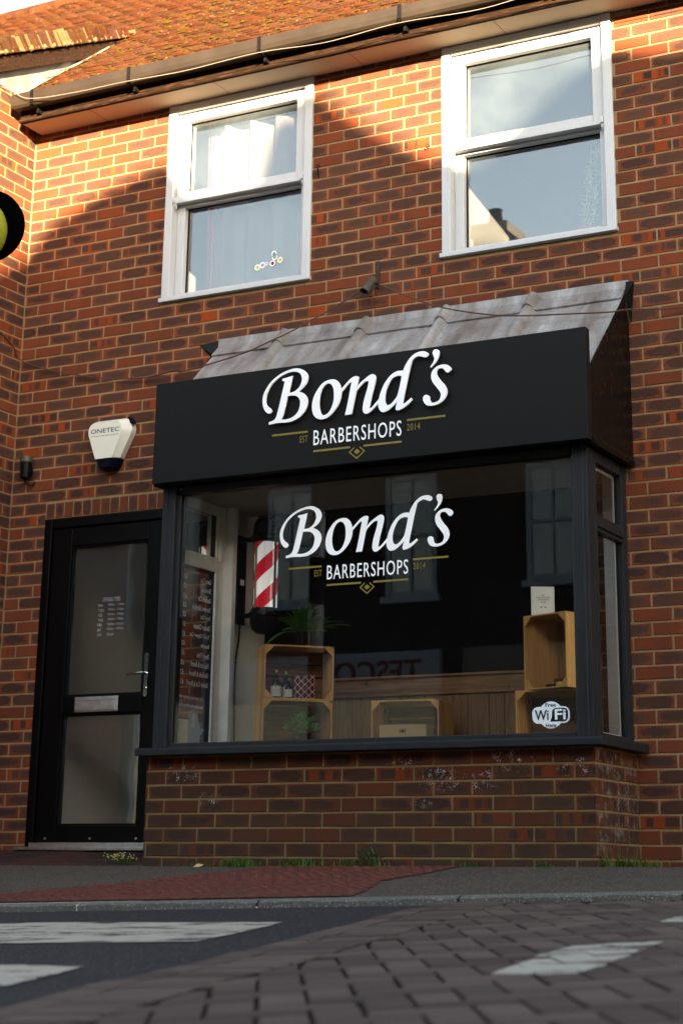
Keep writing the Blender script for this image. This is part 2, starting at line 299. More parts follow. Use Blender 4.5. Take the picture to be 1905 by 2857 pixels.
# ---------------------------------------------------------------- mesh helpers
WL={}
def wloc(o): return WL.get(o.name,Vector((0,0,0))) if o else Vector((0,0,0))
class MB:
    def __init__(s): s.v=[];s.f=[];s.mi=[];s.uv=[];s.c=[];s.m=[]
    def mat(s,m):
        if m not in s.m: s.m.append(m)
        return s.m.index(m)
    def poly(s,pts,m=None,uv=None,c=(.5,.5,.5)):
        b=len(s.v); s.v+= [tuple(p) for p in pts]; s.f.append(tuple(range(b,b+len(pts))))
        s.mi.append(s.mat(m) if m else 0); s.uv.append(uv or [(0,0)]*len(pts)); s.c.append(c if isinstance(c,list) else [c]*len(pts))
    def mesh(s,vs,fs,m=None,c=(.5,.5,.5)):
        b=len(s.v); s.v+=[tuple(p) for p in vs]
        for f in fs:
            s.f.append(tuple(b+i for i in f)); s.mi.append(s.mat(m) if m else 0); s.uv.append([(0,0)]*len(f)); s.c.append([c]*len(f))
    def box(s,x0,x1,y0,y1,z0,z1,m=None,c=None,T=None):
        c=c or (random.random(),random.random(),.5)
        vs=[(x,y,z) for z in (z0,z1) for y in (y0,y1) for x in (x0,x1)]
        if T: vs=[T@Vector(p) for p in vs]
        s.mesh(vs,[(0,2,3,1),(4,5,7,6),(0,1,5,4),(2,6,7,3),(0,4,6,2),(1,3,7,5)],m,c)
    def prism(s,pts,h,m=None,c=(.5,.5,.5)):      # pts: 3D outline, h: extrusion vector
        h=Vector(h); a=[Vector(p) for p in pts]; b=[p+h for p in a]; n=len(a)
        s.mesh(a+b,[tuple(range(n-1,-1,-1)),tuple(range(n,2*n))]+[(i,(i+1)%n,n+(i+1)%n,n+i) for i in range(n)],m,c)
    def tube(s,pts,r,n=8,m=None,caps=True,c=(.5,.5,.5)):
        pts=[Vector(p) for p in pts]; k=len(pts); rr=r if isinstance(r,(list,tuple)) else [r]*k
        vs=[]; ref=Vector((0,0,1))
        d0=(pts[1]-pts[0]).normalized()
        if abs(d0.dot(ref))>.9: ref=Vector((1,0,0))
        for i,p in enumerate(pts):
            d=(pts[min(i+1,k-1)]-pts[max(i-1,0)]).normalized(); a=d.cross(ref).normalized(); b=d.cross(a)
            vs+=[p+(a*math.cos(t)+b*math.sin(t))*rr[i] for t in [2*math.pi*j/n for j in range(n)]]
        fs=[(i*n+j,i*n+(j+1)%n,(i+1)*n+(j+1)%n,(i+1)*n+j) for i in range(k-1) for j in range(n)]
        if caps: fs+=[tuple(range(n-1,-1,-1)),tuple(range((k-1)*n,k*n))]
        s.mesh(vs,fs,m,c)
    def lathe(s,prof,n=24,o=(0,0,0),m=None,T=None,c=(.5,.5,.5)):   # prof (r,z)
        vs=[]
        for r,z in prof:
            for j in range(n):
                t=2*math.pi*j/n; p=Vector((o[0]+r*math.cos(t),o[1]+r*math.sin(t),o[2]+z)); vs.append(T@p if T else p)
        k=len(prof); fs=[(i*n+j,i*n+(j+1)%n,(i+1)*n+(j+1)%n,(i+1)*n+j) for i in range(k-1) for j in range(n)]
        if prof[0][0]>1e-4: fs.append(tuple(range(n-1,-1,-1)))
        if prof[-1][0]>1e-4: fs.append(tuple(range((k-1)*n,k*n)))
        s.mesh(vs,fs,m,c)
    def build(s,name,mat=None,parent=None,smooth=False,local=False,bevel=0.,label=None):
        me=bpy.data.meshes.new(name); me.from_pydata(s.v,[],s.f)
        mats=[M[q] for q in s.m] if s.m else []
        if mat: mats=[M[mat]]+mats if not s.m else mats
        for q in mats: me.materials.append(q)
        if s.m: me.polygons.foreach_set('material_index',s.mi)
        uv=me.uv_layers.new(name='UVMap'); fl=[x for f in s.uv for p in f for x in p]; uv.data.foreach_set('uv',fl)
        ca=me.color_attributes.new('bc','FLOAT_COLOR','CORNER'); fl=[x for f in s.c for p in f for x in (p[0],p[1],p[2],1.)]; ca.data.foreach_set('color',fl)
        if smooth: me.polygons.foreach_set('use_smooth',[True]*len(me.polygons))
        me.update()
        if not s.m or smooth:
            bm=bmesh.new(); bm.from_mesh(me); bmesh.ops.recalc_face_normals(bm,faces=bm.faces); bm.to_mesh(me); bm.free()
        if smooth:
            try: me.set_sharp_from_angle(angle=R(40))
            except Exception: pass
        o=bpy.data.objects.new(name,me); COL.objects.link(o)
        if parent:
            o.parent=parent
            if not local: o.location=-wloc(parent); WL[o.name]=Vector((0,0,0))
            else: WL[o.name]=wloc(parent)
        if bevel:
            b=o.modifiers.new('bevel','BEVEL'); b.width=bevel; b.segments=2; b.limit_method='ANGLE'; b.angle_limit=R(50)
        if label: o['label']=label
        return o
def tag(o,label=None,cat=None,group=None,kind=None):
    if label: o['label']=label
    if cat: o['category']=cat
    if group: o['group']=group
    if kind: o['kind']=kind
    return o
def empty(name,loc=(0,0,0),rz=0.):
    o=bpy.data.objects.new(name,None); COL.objects.link(o); o.location=loc; o.rotation_euler=(0,0,rz); o.empty_display_size=.1
    WL[o.name]=Vector(loc); return o
def copy_tree(o,parent=None):
    c=o.copy(); COL.objects.link(c); c.parent=parent
    WL[c.name]=WL.get(o.name,Vector((0,0,0)))
    for ch in [x for x in COL.objects if x.parent==o]: copy_tree(ch,c)
    return c
def splines(name,loops,extr,mat,parent=None,T=None,local=False,bev=0.):
    cu=bpy.data.curves.new(name,'CURVE'); cu.dimensions='2D'; cu.fill_mode='BOTH'; cu.extrude=extr; cu.bevel_depth=bev
    for L in loops:
        sp=cu.splines.new('POLY'); sp.points.add(len(L)-1)
        for p,q in zip(sp.points,L): p.co=(q[0],q[1],0,1)
        sp.use_cyclic_u=True
    return from_obj(name,cu,mat,parent,T,local)
def from_obj(name,data,mat,parent,T,local):
    t=bpy.data.objects.new('tmp_'+name,data); COL.objects.link(t)
    dg=bpy.context.evaluated_depsgraph_get(); me=bpy.data.meshes.new_from_object(t.evaluated_get(dg)); me.name=name
    bpy.data.objects.remove(t)
    if T: me.transform(T)
    me.materials.clear(); me.materials.append(M[mat])
    o=bpy.data.objects.new(name,me); COL.objects.link(o)
    if parent:
        o.parent=parent
        if not local: o.location=-wloc(parent); WL[o.name]=Vector((0,0,0))
        else: WL[o.name]=wloc(parent)
    return o
def textmesh(body,size,extr=0.,align='LEFT',sx=1.,bold=0.,space=1.):
    cu=bpy.data.curves.new('txt','FONT'); cu.body=body; cu.size=size; cu.extrude=extr; cu.align_x=align; cu.offset=bold; cu.space_character=space; cu.resolution_u=3
    t=bpy.data.objects.new('tmp_txt',cu); COL.objects.link(t); dg=bpy.context.evaluated_depsgraph_get()
    me=bpy.data.meshes.new_from_object(t.evaluated_get(dg)); bpy.data.objects.remove(t)
    vs=[(v.co.x*sx,v.co.y,v.co.z) for v in me.vertices]; fs=[tuple(p.vertices) for p in me.polygons]; bpy.data.meshes.remove(me)
    return vs,fs
def addtext(mb,body,size,T,mat=None,**k):
    vs,fs=textmesh(body,size,**k); mb.mesh([T@Vector(v) for v in vs],fs,mat)
def fit_text(mb,body,x0,x1,y0,y1,T,mat=None,extr=0.,bold=0.,space=1.):
    vs,fs=textmesh(body,1.,0.,bold=bold,space=space); a=[v[0] for v in vs]; b=[v[1] for v in vs]
    ax,bx,ay,by=min(a),max(a),min(b),max(b)
    vs=[((v[0]-ax)/(bx-ax)*(x1-x0)+x0,(v[1]-ay)/(by-ay)*(y1-y0)+y0,0) for v in vs]
    if extr:
        n=len(vs); vv=[T@Vector((x,y,extr)) for x,y,z in vs]; mb.mesh(vv,fs,mat)
        ed={}
        for f in fs:
            for i in range(len(f)):
                e=(f[i],f[(i+1)%len(f)]); k=tuple(sorted(e)); ed.setdefault(k,[]).append(e)
        bd=[e[0] for e in ed.values() if len(e)==1]
        for a_,b_ in bd:
            P=[Vector((vs[a_][0],vs[a_][1],0)),Vector((vs[b_][0],vs[b_][1],0)),Vector((vs[b_][0],vs[b_][1],extr)),Vector((vs[a_][0],vs[a_][1],extr))]
            mb.poly([T@p for p in P],mat)
    else: mb.mesh([T@Vector(v) for v in vs],fs,mat)
def front(y): return Matrix(((1,0,0,0),(0,0,-1,y),(0,1,0,0),(0,0,0,1)))      # local xy -> world xz, +z -> -y
# ---------------------------------------------------------------- ground levels
def clampx(x): return max(-1.,min(9.,x))
def zk(x): return -.134+.030*(clampx(x)-3.9)
def zw(x): return .005*max(0,min(clampx(x),6)-1)
def gz(x,y):
    a=zk(x); b=zw(x); s_=(b-a)/1.976
    if y<=-.624: return a+s_*(y+2.6)
    f=1 if x<1.6 else max(0,1-(x-1.6)/2.7)
    return b+s_*f*(y+.624)+(.02*(y+.624)/.624 if x<1.6 else 0)
def road(x,y):
    y=max(-11.,y); b=zk(x)-.03
    return b+.055*(max(y,-7.)+2.6)
def sheet(name,fn,xs,ys,mat,dz=0.,kind='structure'):
    mb=MB(); n=len(ys)
    for x in xs:
        for y in ys: mb.v.append((x,y,fn(x,y)+dz))
    for i in range(len(xs)-1):
        for j in range(n-1):
            a=i*n+j; mb.f.append((a,a+n,a+n+1,a+1)); mb.mi.append(0); mb.uv.append([(0,0)]*4); mb.c.append([(.5,.5,.5)]*4)
    o=mb.build(name,mat,smooth=False); tag(o,kind=kind); return o
def fr(a,b,st):
    n=max(1,round((b-a)/st)); return [a+(b-a)*i/n for i in range(n+1)]
g=MB(); g.poly([(-900,-900,-.75),(900,-900,-.75),(900,900,-.75),(-900,900,-.75)]); tag(g.build('ground','earth'),kind='structure')
sheet('road',road,[-70,-30,-10]+fr(-2,10,.5)+[20,40,80],[-11.2,-10,-9,-8,-7,-6,-5,-4,-3.5,-3,-2.62],'asphalt')
sheet('pavement',gz,[-70,-30,-10]+fr(-2,10,.4)+[20,40,80],[-2.52]+fr(-2.2,-.624,.3)+[-.4,-.2,.02],'footway')
# kerb: low worn kerb stones
rk=random.Random(3)
kb=MB(); x=-12.
while x<14:
    x2=x+.915; ja=rk.uniform(-.004,.004)
    k=12; vs=[]
    for i in range(k+1):
        xx=x+.004+(x2-x-.008)*i/k; j=rk.uniform(-.004,.004)
        for (yy,zz) in ((-2.515,zk(xx)+.006),(-2.60+j,zk(xx)+.004+ja+j*.5),(-2.625+j,zk(xx)-.008+j),(-2.63+j,zk(xx)-.07)): vs.append((xx,yy,zz))
    kb.mesh(vs,[(i*4+j,(i+1)*4+j,(i+1)*4+j+1,i*4+j+1) for i in range(k) for j in range(3)])
    x=x2
tag(kb.build('kerb','kerb'),kind='structure')
# raised table of paving blocks, right of the asphalt
def bl(y):                                        # x of the asphalt / block boundary
    P=[(-2.45,4.371),(-3.11,4.447),(-3.87,4.62),(-4.49,4.76),(-4.86,4.837),(-5.31,4.937),(-5.7,4.98),(-6.24,5.107),(-7.5,5.36),(-9.5,5.8)]
    for (a,b),(c,d) in zip(P,P[1:]):
        if y>=c: return b+(d-b)*(y-a)/(c-a)
    return P[-1][1]
rb=random.Random(11); pv=MB(); jt=MB()
def stone(mb,cx,cy,ux,uy,L,W,fn,h=.008,ch=.006,gap=.009,clip=None,rec=None):
    c=(rb.random(),rb.random(),.5); L2=L/2-gap/2; W2=W/2-gap/2; tz=rb.uniform(-.002,.002); tl=rb.uniform(-.008,.008); tw=rb.uniform(-.014,.014); cx+=rb.uniform(-.0015,.0015); cy+=rb.uniform(-.0015,.0015)
    if rec is not None: rec.append((cx,cy,ux,uy,L2+.0025,W2+.0025,tz,tl,tw,h))
    rings=[]
    for (e,z) in ((0,-.03),(0,-.004),(ch,0)):
        ring=[]
        for a,b in ((-1,-1),(1,-1),(1,1),(-1,1)):
            l=a*(L2-e); w_=b*(W2-e); X=cx+ux*l-uy*w_; Y_=cy+uy*l+ux*w_
            if clip: X=max(X,bl(Y_)+clip+e)
            ring.append((X,Y_,fn(X,Y_)+h+tz+tl*l+tw*w_+z))
        rings+=ring
    mb.mesh(rings,[(8,9,10,11)]+[(r*4+i,r*4+(i+1)%4,r*4+4+(i+1)%4,r*4+4+i) for r in (0,1) for i in range(4)],c=c)
# two edge courses that follow the boundary, then the field
y=-2.66; 
def along(off,y):
    d=Vector((bl(y-.05)-bl(y+.05),-.1)).normalized(); return bl(y)+off*(-d.y),y+off*(d.x),d
while y>-9.2:
    X,Y_,d=along(.050,y); stone(pv,X,Y_,d.x,d.y,.20,.098,road)
    X,Y_,d=along(.205,y+.05); stone(pv,X,Y_,-d.y,d.x,.2,.1,road); X,Y_,d=along(.205,y-.05); stone(pv,X,Y_,-d.y,d.x,.2,.1,road)
    y-=.2*abs(d.y)
th=math.atan2(.51,.86); ux,uy=math.cos(th),math.sin(th); REC=[]
for cx_ in range(-70,70):
    for cy_ in range(-70,70):
        k=(cx_-cy_)%4
        if k==0: a,b,v=(cx_+.5)*.1,cy_*.1,0
        elif k==2: a,b,v=cx_*.1,(cy_-.5)*.1,1
        else: continue
        X=6.5+ux*a-uy*b; Y_=-5.5+uy*a+ux*b
        if -9.25<Y_<-2.72 and bl(Y_)+.285<X<10.4: stone(pv,X,Y_,*((ux,uy) if not v else (-uy,ux)),.2,.1,road,clip=.318,rec=REC)
tag(pv.build('block_paving','block'),kind='structure')
sheet2=MB(); ys=fr(-9.3,-2.63,.4)
for a,b in zip(ys,ys[1:]):
    for k in range(12):
        xa=lambda yy,k=k: bl(yy)+(10.5-bl(yy))*k/12; xb=lambda yy,k=k: bl(yy)+(10.5-bl(yy))*(k+1)/12
        sheet2.poly([(xa(a),a,road(xa(a),a)+.0035),(xb(a),a,road(xb(a),a)+.0035),(xb(b),b,road(xb(b),b)+.0035),(xa(b),b,road(xa(b),b)+.0035)])
tag(sheet2.build('paving_joint_bed','joint'),kind='structure')
# painted markings (sheets with real outline, finely divided so they follow the road)
def marking(name,pts,h,label,mt='paint'):
    bm=bmesh.new(); vs=[bm.verts.new((x,y,0)) for x,y in pts]; bm.faces.new(vs)
    bmesh.ops.triangulate(bm,faces=bm.faces)
    for _ in range(3): bmesh.ops.subdivide_edges(bm,edges=bm.edges,cuts=1,use_grid_fill=True)
    rj=random.Random(len(pts))
    for v in bm.verts:
        if v.is_boundary: v.co.x+=rj.uniform(-.010,.010); v.co.y+=rj.uniform(-.012,.012)
    for v in bm.verts: v.co.z=road(v.co.x,v.co.y)+h
    me=bpy.data.meshes.new(name); bm.to_mesh(me); bm.free(); me.materials.append(M[mt]); o=bpy.data.objects.new(name,me); COL.objects.link(o); tag(o,kind='structure'); return o
marking('zebra_stripe',[(-1.5,-3.2),(2.83,-3.40),(4.25,-3.60),(4.44,-4.46),(3.68,-4.47),(-1.5,-4.3)],.004,'')
marking('zebra_stripe',[(-1.5,-5.1),(4.31,-5.24),(4.62,-5.28),(4.74,-5.68),(4.76,-5.8),(4.2,-6.1),(-1.5,-6.1)],.004,'')
def clip_poly(P,edges):
    for (px,py,nx,ny) in edges:
        out=[]
        for i in range(len(P)):
            a,b=P[i],P[(i+1)%len(P)]; da=(a[0]-px)*nx+(a[1]-py)*ny; db=(b[0]-px)*nx+(b[1]-py)*ny
            if da<=0: out.append(a)
            if (da<0)!=(db<0) and da!=db: t=da/(da-db); out.append((a[0]+(b[0]-a[0])*t,a[1]+(b[1]-a[1])*t))
        P=out
        if len(P)<3: return []
    return P
def block_marking(pts):       # paint lies on the tops of the blocks, broken at their joints
    mb=MB()
    for (cx_,cy_,ax,ay,l,w_,tz,tl,tw,h) in REC:
        if abs(cx_-5.95)>.9: continue
        E=[(cx_+ax*l,cy_+ay*l,ax,ay),(cx_-ax*l,cy_-ay*l,-ax,-ay),(cx_-ay*w_,cy_+ax*w_,-ay,ax),(cx_+ay*w_,cy_-ax*w_,ay,-ax)]
        Q=clip_poly(pts,E)
        if len(Q)<3: continue
        Z=[]
        for (x,y) in Q:
            a=(x-cx_)*ax+(y-cy_)*ay; b=-(x-cx_)*ay+(y-cy_)*ax; Z.append((x,y,road(x,y)+h+tz+tl*a+tw*b+.0016))
        mb.poly(Z)
    tag(mb.build('road_marking','paint'),kind='structure')
block_marking([(5.897,-5.542),(5.835,-5.18),(5.80,-4.93),(5.805,-4.80),(5.88,-4.70),(5.998,-4.673),(6.02,-4.84),(6.03,-4.96),(6.051,-5.116),(6.079,-5.339),(6.092,-5.50),(6.085,-5.57),(6.037,-5.594)])
block_marking([(5.717,-3.878),(5.69,-3.65),(5.72,-3.5),(6.5,-3.4),(6.6,-3.9),(5.9,-3.97)])
# red blister paving on the footway
tp=[(1.0,-2.5),(1.35,-2.3),(1.787,-2.087),(2.13,-1.62),(2.244,-1.227),(2.38,-.88),(2.40,-.63),(3.56,-.63),(3.57,-.80),(3.60,-1.131),(3.60,-1.60),(3.74,-1.95),(3.85,-2.25),(3.93,-2.5)]
def inside(x,y,P):
    c=False; n=len(P)
    for i in range(n):
        a,b=P[i],P[(i+1)%n]
        if (a[1]>y)!=(b[1]>y) and x<(b[0]-a[0])*(y-a[1])/(b[1]-a[1])+a[0]: c=not c
    return c
tb=MB(); bmv=bmesh.new(); bmv.faces.new([bmv.verts.new((x,y,0)) for x,y in tp]); bmesh.ops.triangulate(bmv,faces=bmv.faces)
for _ in range(3): bmesh.ops.subdivide_edges(bmv,edges=bmv.edges,cuts=1,use_grid_fill=True)
bmv.verts.index_update(); tb.mesh([(v.co.x,v.co.y,gz(v.co.x,v.co.y)+.004) for v in bmv.verts],[tuple(v.index for v in f.verts) for f in bmv.faces]); bmv.free()
ix=0
yy=-2.47
while yy<-.66:
    xx=.9+(.033 if ix%2 else 0)+rb.uniform(-.006,.006)
    while xx<4:
        if inside(xx,yy,tp) and inside(xx-.03,yy,tp):
            xj=xx; z=gz(xx,yy)+.004; xx+=rb.uniform(-.006,.006); c=(rb.random(),rb.random(),.5); n=6; vs=[]
            for r,h in ((.020,0),(.012,.005+rb.uniform(-.002,.001))):
                for k in range(n): vs.append((xx+r*1.15*math.cos(k*math.pi/3),yy+r*math.sin(k*math.pi/3),z+h))
            tb.mesh(vs,[(k,(k+1)%n,n+(k+1)%n,n+k) for k in range(n)]+[tuple(range(n,2*n))],c=c)
        xx+=.066
    yy+=.058; ix+=1
tag(tb.build('tactile_paving','tactile'),kind='structure')
# dark and red pavers in front of the door
dt=MB()
for i in range(-12,9):
    for j in range(6):
        X=i*.2+.1+(.1 if j%2 else 0); Y_=-.06-j*.1
        if X<1.5: stone(dt,X,Y_,1,0,.2,.1,gz,h=.003)
tag(dt.build('doorstep_paving','doortile'),kind='structure')
# ---------------------------------------------------------------- brickwork
CH=.07725; ZR=3.4917
rw=random.Random(5)
def warp_inv(X): return X                         # nominal -> real handled in columns()
def brickwall(mb,P,u0,u1,v0,v1,holes,joints,mt,ck=None,hl=.0055,plain=.0):
    k0=int(math.floor((v0-ZR)/CH))-1; k1=int(math.ceil((v1-ZR)/CH))+1
    for k in range(k0,k1+1):
        zc=ZR+k*CH; za,zb=zc-CH/2+hl,zc+CH/2-hl
        ja=joints(k)
        for a,b in zip(ja,ja[1:]):
            a_,b_=a+hl,b-hl
            segs=[(max(a_,u0),min(b_,u1))]
            z0,z1=max(za,v0),min(zb,v1)
            if z1-z0<.008: continue
            for (ha,hb,hc,hd) in holes:
                ns=[]
                for (p,q) in segs:
                    if q<=ha or p>=hb or z1<=hc+.004 or z0>=hd-.004: ns.append((p,q)); continue
                    if zc>hc and zc<hd or (z1-z0)<.03 or True:
                        if z0<hc-.02 and zc<hc: ns.append((p,q)); continue
                        if z1>hd+.02 and zc>hd: ns.append((p,q)); continue
                        if p<ha: ns.append((p,ha))
                        if q>hb: ns.append((hb,q))
                segs=ns
            for (p,q) in segs:
                if q-p<.012: continue
                t0,t1=z0,z1
                for (ha,hb,hc,hd) in holes:
                    if q>ha+.001 and p<hb-.001:
                        if t0<hc<t1: t1=hc-.001
                        if t0<hd<t1: t0=hd+.001
                if t1-t0<.006: continue
                r1,r2=rw.random(),rw.random(); kd=rw.random(); 
                if (q-p)<.15 and kd<.5: kd=kd if rw.random()<.5 else .6
                c=(r1,r2,kd); j=rw.uniform(-.0012,.0012); jj=[rw.uniform(-.0012,.0012) for _ in range(8)]
                f0=(p-a_)/(b_-a_); f1=(q-a_)/(b_-a_)
                g0,g1=(t0-za)/(zb-za),(t1-za)/(zb-za)
                q4=[(p+jj[0],t0+jj[1]),(q+jj[2],t0+jj[3]),(q+jj[4],t1+jj[5]),(p+jj[6],t1+jj[7])]
                e=.0022
                inn=[(q4[0][0]+e,q4[0][1]+e),(q4[1][0]-e,q4[1][1]+e),(q4[2][0]-e,q4[2][1]-e),(q4[3][0]+e,q4[3][1]-e)]
                A=[P(x_,y_,j) for x_,y_ in inn]; B=[P(x_,y_,j-.0022) for x_,y_ in q4]; D=[P(x_,y_,-.011) for x_,y_ in q4]
                U=[(f0,g0),(f1,g0),(f1,g1),(f0,g1)]
                mb.poly(A,mt,U,c)
                for i in range(4):
                    n=(i+1)%4
                    mb.poly([B[i],B[n],A[n],A[i]],mt,[U[i],U[n],U[n],U[i]],c)
                    mb.poly([D[i],D[n],B[n],B[i]],mt,[U[i],U[n],U[n],U[i]],c)
def backing(mb,P,u0,u1,v0,v1,holes,mt,w=-.0045):
    xs=sorted(set([u0,u1]+[max(u0,min(u1,h[i])) for h in holes for i in (0,1)])); zs=sorted(set([v0,v1]+[max(v0,min(v1,h[i])) for h in holes for i in (2,3)]))
    for a,b in zip(xs,xs[1:]):
        for c,d in zip(zs,zs[1:]):
            mx,mz=(a+b)/2,(c+d)/2
            if any(h[0]<mx<h[1] and h[2]<mz<h[3] for h in holes): continue
            mb.poly([P(a,c,w),P(b,c,w),P(b,d,w),P(a,d,w)],mt)
def main_joints(k):
    o=0. if k%2==0 else .1125; L=[]
    for m in range(-12,44):
        X=.115+o+.225*m
        if X<=2.82: r=X
        elif X<3.265: r=2.815+(X-2.815)*.365/.45
        else: r=X-.085
        L.append(r+rw.uniform(-.003,.003))
    return L
HOLES=[(1.135,2.252,3.553,4.95),(3.175,4.292,3.553,4.95),(.29,1.27,-.3,2.18),(.29,1.61,2.18,2.287),(1.665,4.24,.60,2.35)]
PF=lambda u,v,w_:(u,-w_,v)
shop=empty('brick_shop_building',(3.0,0,0))
tag(shop,'two storey red brick building above and around the barber shopfront','building')
wm=MB(); backing(wm,PF,-.02,7.5,-.2,5.02,HOLES,'mortar'); brickwall(wm,PF,0.004,7.5,-.2,5.0,HOLES,main_joints,'brick')
wall=wm.build('wall',None,shop)
# rowlock course over the door
lt=MB(); x=.296
while x<1.60:
    c=(rw.random(),rw.random(),.6+.1*rw.random()); j=rw.uniform(-.001,.001); q=[(x+.005,2.186),(x+.0665,2.186),(x+.0665,2.281),(x+.005,2.281)]
    A=[PF(a,b,j+.0005) for a,b in q]; D=[PF(a,b,-.012) for a,b in q]; lt.poly(A,'brick',[(0,0),(1,0),(1,1),(0,1)],c)
    for i in range(4): lt.poly([D[i],D[(i+1)%4],A[(i+1)%4],A[i]],'brick',[(0,0)]*4,c)
    x+=.0725
lt.poly([PF(.29,2.18,-.005),PF(1.61,2.18,-.005),PF(1.61,2.287,-.005),PF(.29,2.287,-.005)],'mortar')
lt.build('door_lintel_course',None,shop)
# rooms behind
rm=MB(); 
def room(mb,x0,x1,y0,y1,z0,z1,m):
    mb.poly([(x0,y1,z0),(x1,y1,z0),(x1,y1,z1),(x0,y1,z1)],m); mb.poly([(x0,y0,z0),(x0,y1,z0),(x0,y1,z1),(x0,y0,z1)],m); mb.poly([(x1,y0,z0),(x1,y1,z0),(x1,y1,z1),(x1,y0,z1)],m)
    mb.poly([(x0,y0,z0),(x1,y0,z0),(x1,y1,z0),(x0,y1,z0)],m); mb.poly([(x0,y0,z1),(x1,y0,z1),(x1,y1,z1),(x0,y1,z1)],m)
rm.box(.20,.300,.071,.12,.0,2.3,'interior_dark'); rm.box(1.262,1.36,.071,.12,.0,2.3,'interior_dark'); rm.box(.2,1.36,.071,.12,2.17,2.35,'interior_dark')  # added black strips, blocking sky that leaked past the door frame
room(rm,.15,2.72,.14,3.5,3.2,4.97,'roomwall'); room(rm,2.75,6,.14,3.5,3.2,4.97,'roomwall')
for X0 in (1.135,3.175):      # plastered reveals
    for q in ([(X0,.02,3.553),(X0,.14,3.553),(X0,.14,4.95),(X0,.02,4.95)],[(X0+1.117,.02,3.553),(X0+1.117,.14,3.553),(X0+1.117,.14,4.95),(X0+1.117,.02,4.95)],[(X0,.02,3.553),(X0+1.117,.02,3.553),(X0+1.117,.14,3.553),(X0,.14,3.553)],[(X0,.02,4.95),(X0+1.117,.02,4.95),(X0+1.117,.14,4.95),(X0,.14,4.95)]): rm.poly(q,'white_int')
    for (a,b,c,d) in ((.15 if X0<2 else 2.75,X0,3.2,4.97),(X0+1.117,2.72 if X0<2 else 6,3.2,4.97),(X0,X0+1.117,3.2,3.553)): rm.poly([(a,.14,c),(b,.14,c),(b,.14,d),(a,.14,d)],'roomwall')
# hall behind the door; its black faces stand in for the darkness inside
rm.poly([(.24,.1,.1),(.24,4,.1),(.24,4,2.5),(.24,.1,2.5)],'cream'); rm.poly([(.24,4,.1),(1.4,4,.1),(1.4,4,2.5),(.24,4,2.5)],'interior_dark'); rm.poly([(1.4,.1,.1),(1.4,4,.1),(1.4,4,2.5),(1.4,.1,2.5)],'interior_dark')
rm.poly([(.24,.1,.1),(1.4,.1,.1),(1.4,4,.1),(.24,4,.1)],'interior_dark'); rm.poly([(.24,.1,2.5),(1.4,.1,2.5),(1.4,4,2.5),(.24,4,2.5)],'interior_dark')
rm.box(.245,.30,1.25,4,.1,2.5,'interior_dark')
rm.build('interior_walls',None,shop)
# roof tiles
def tiles(mb,plane,x0,x1,y0,y1,k,keep,seed=1):
    r=random.Random(seed); cs=1/math.sqrt(1+k*k); n=Vector((0,-k*cs,cs)); up=Vector((0,cs,k*cs)); st=.1
    rows=int((y1-y0)/cs/st)
    for i in range(rows+1):
        yb=y0+i*st*cs; off=(.083 if i%2 else 0)+r.uniform(-.006,.006)
        x=x0-off
        while x<x1:
            a,b=max(x,x0)+.002,min(x+.165,x1)-.002
            if b-a>.03 and keep(.5*(a+b),yb):
                o=Vector((0,yb,plane+k*yb)); h=.016+r.uniform(-.003,.007); sk=r.uniform(-.006,.006); c=(r.random(),r.random(),.5); cu=r.uniform(0,.006)
                def pt(xx,s_,hh): p=o+up*s_+n*hh; return (xx,p.y,p.z)
                m_=(a+b)/2
                vs=[pt(a,sk-.004,h-cu),pt(m_,sk,h),pt(b,sk+.004,h-cu),pt(b,.14,.002),pt(a,.14,.002),pt(a,sk,h-.015),pt(b,sk,h-.015)]
                mb.mesh(vs,[(0,1,2,3,4),(5,6,2,1,0),(5,0,4),(2,6,3)],c=c)
            x+=.165
def mossy(name,mb_plane,k,x0,x1,y0,y1,keep,n,parent,seed):
    r=random.Random(seed); mb=MB(); cs=1/math.sqrt(1+k*k); nn=Vector((0,-k*cs,cs))
    cl=[(r.uniform(x0,x1),r.uniform(y0,y1)) for _ in range(40)]
    for _ in range(n):
        cx,cy=r.choice(cl); X=cx+r.gauss(0,.3); Y_=cy+r.gauss(0,.18)
        if r.random()<.35: X,Y_=r.uniform(x0,x1),r.uniform(y0,y1)
        if not(x0<X<x1 and y0<Y_<y1 and keep(X,Y_)): continue
        i=round((Y_-y0)/(.1*cs)); Y_=y0+i*.1*cs+r.uniform(-.004,.02)
        s_=r.uniform(.006,.017)*(1.5 if r.random()<.1 else 1); p=Vector((X,Y_,mb_plane+k*Y_))+nn*.014
        vs=[];m=6
        for (rr,h) in ((1,0),(.8,.55),(0.35,.85)):
            for j in range(m):
                q=rr*s_*r.uniform(.75,1.25); vs.append(p+Vector((q*1.5*math.cos(j*math.pi/3),q*math.sin(j*math.pi/3)*cs,q*math.sin(j*math.pi/3)*k*cs))+nn*(h*s_*.8))
        mb.mesh(vs,[(a*m+j,a*m+(j+1)%m,(a+1)*m+(j+1)%m,(a+1)*m+j) for a in (0,1) for j in range(m)]+[tuple(range(12,18))])
    o=mb.build(name,'moss',parent,smooth=True); o['kind']='stuff'; return o
RP,RK=5.365,.8
tm=MB(); tiles(tm,RP,-7,7.5,-.335,3.68,RK,lambda x,y:x>.05 or y>1.02,2)
tm.poly([(.05,-.30,RP-.26),(7.5,-.30,RP-.26),(7.5,3.7,RP+RK*3.7-.02),(.05,3.7,RP+RK*3.7-.02)])
tm.poly([(-7,1.0,RP+.78),(.05,1.0,RP+.78),(.05,3.7,RP+RK*3.7-.02),(-7,3.7,RP+RK*3.7-.02)])
tm.poly([(-7,3.7,RP+RK*3.7-.02),(7.5,3.7,RP+RK*3.7-.02),(7.5,7.6,RP-.3),(-7,7.6,RP-.3)])
roof=tm.build('roof','tile',shop)
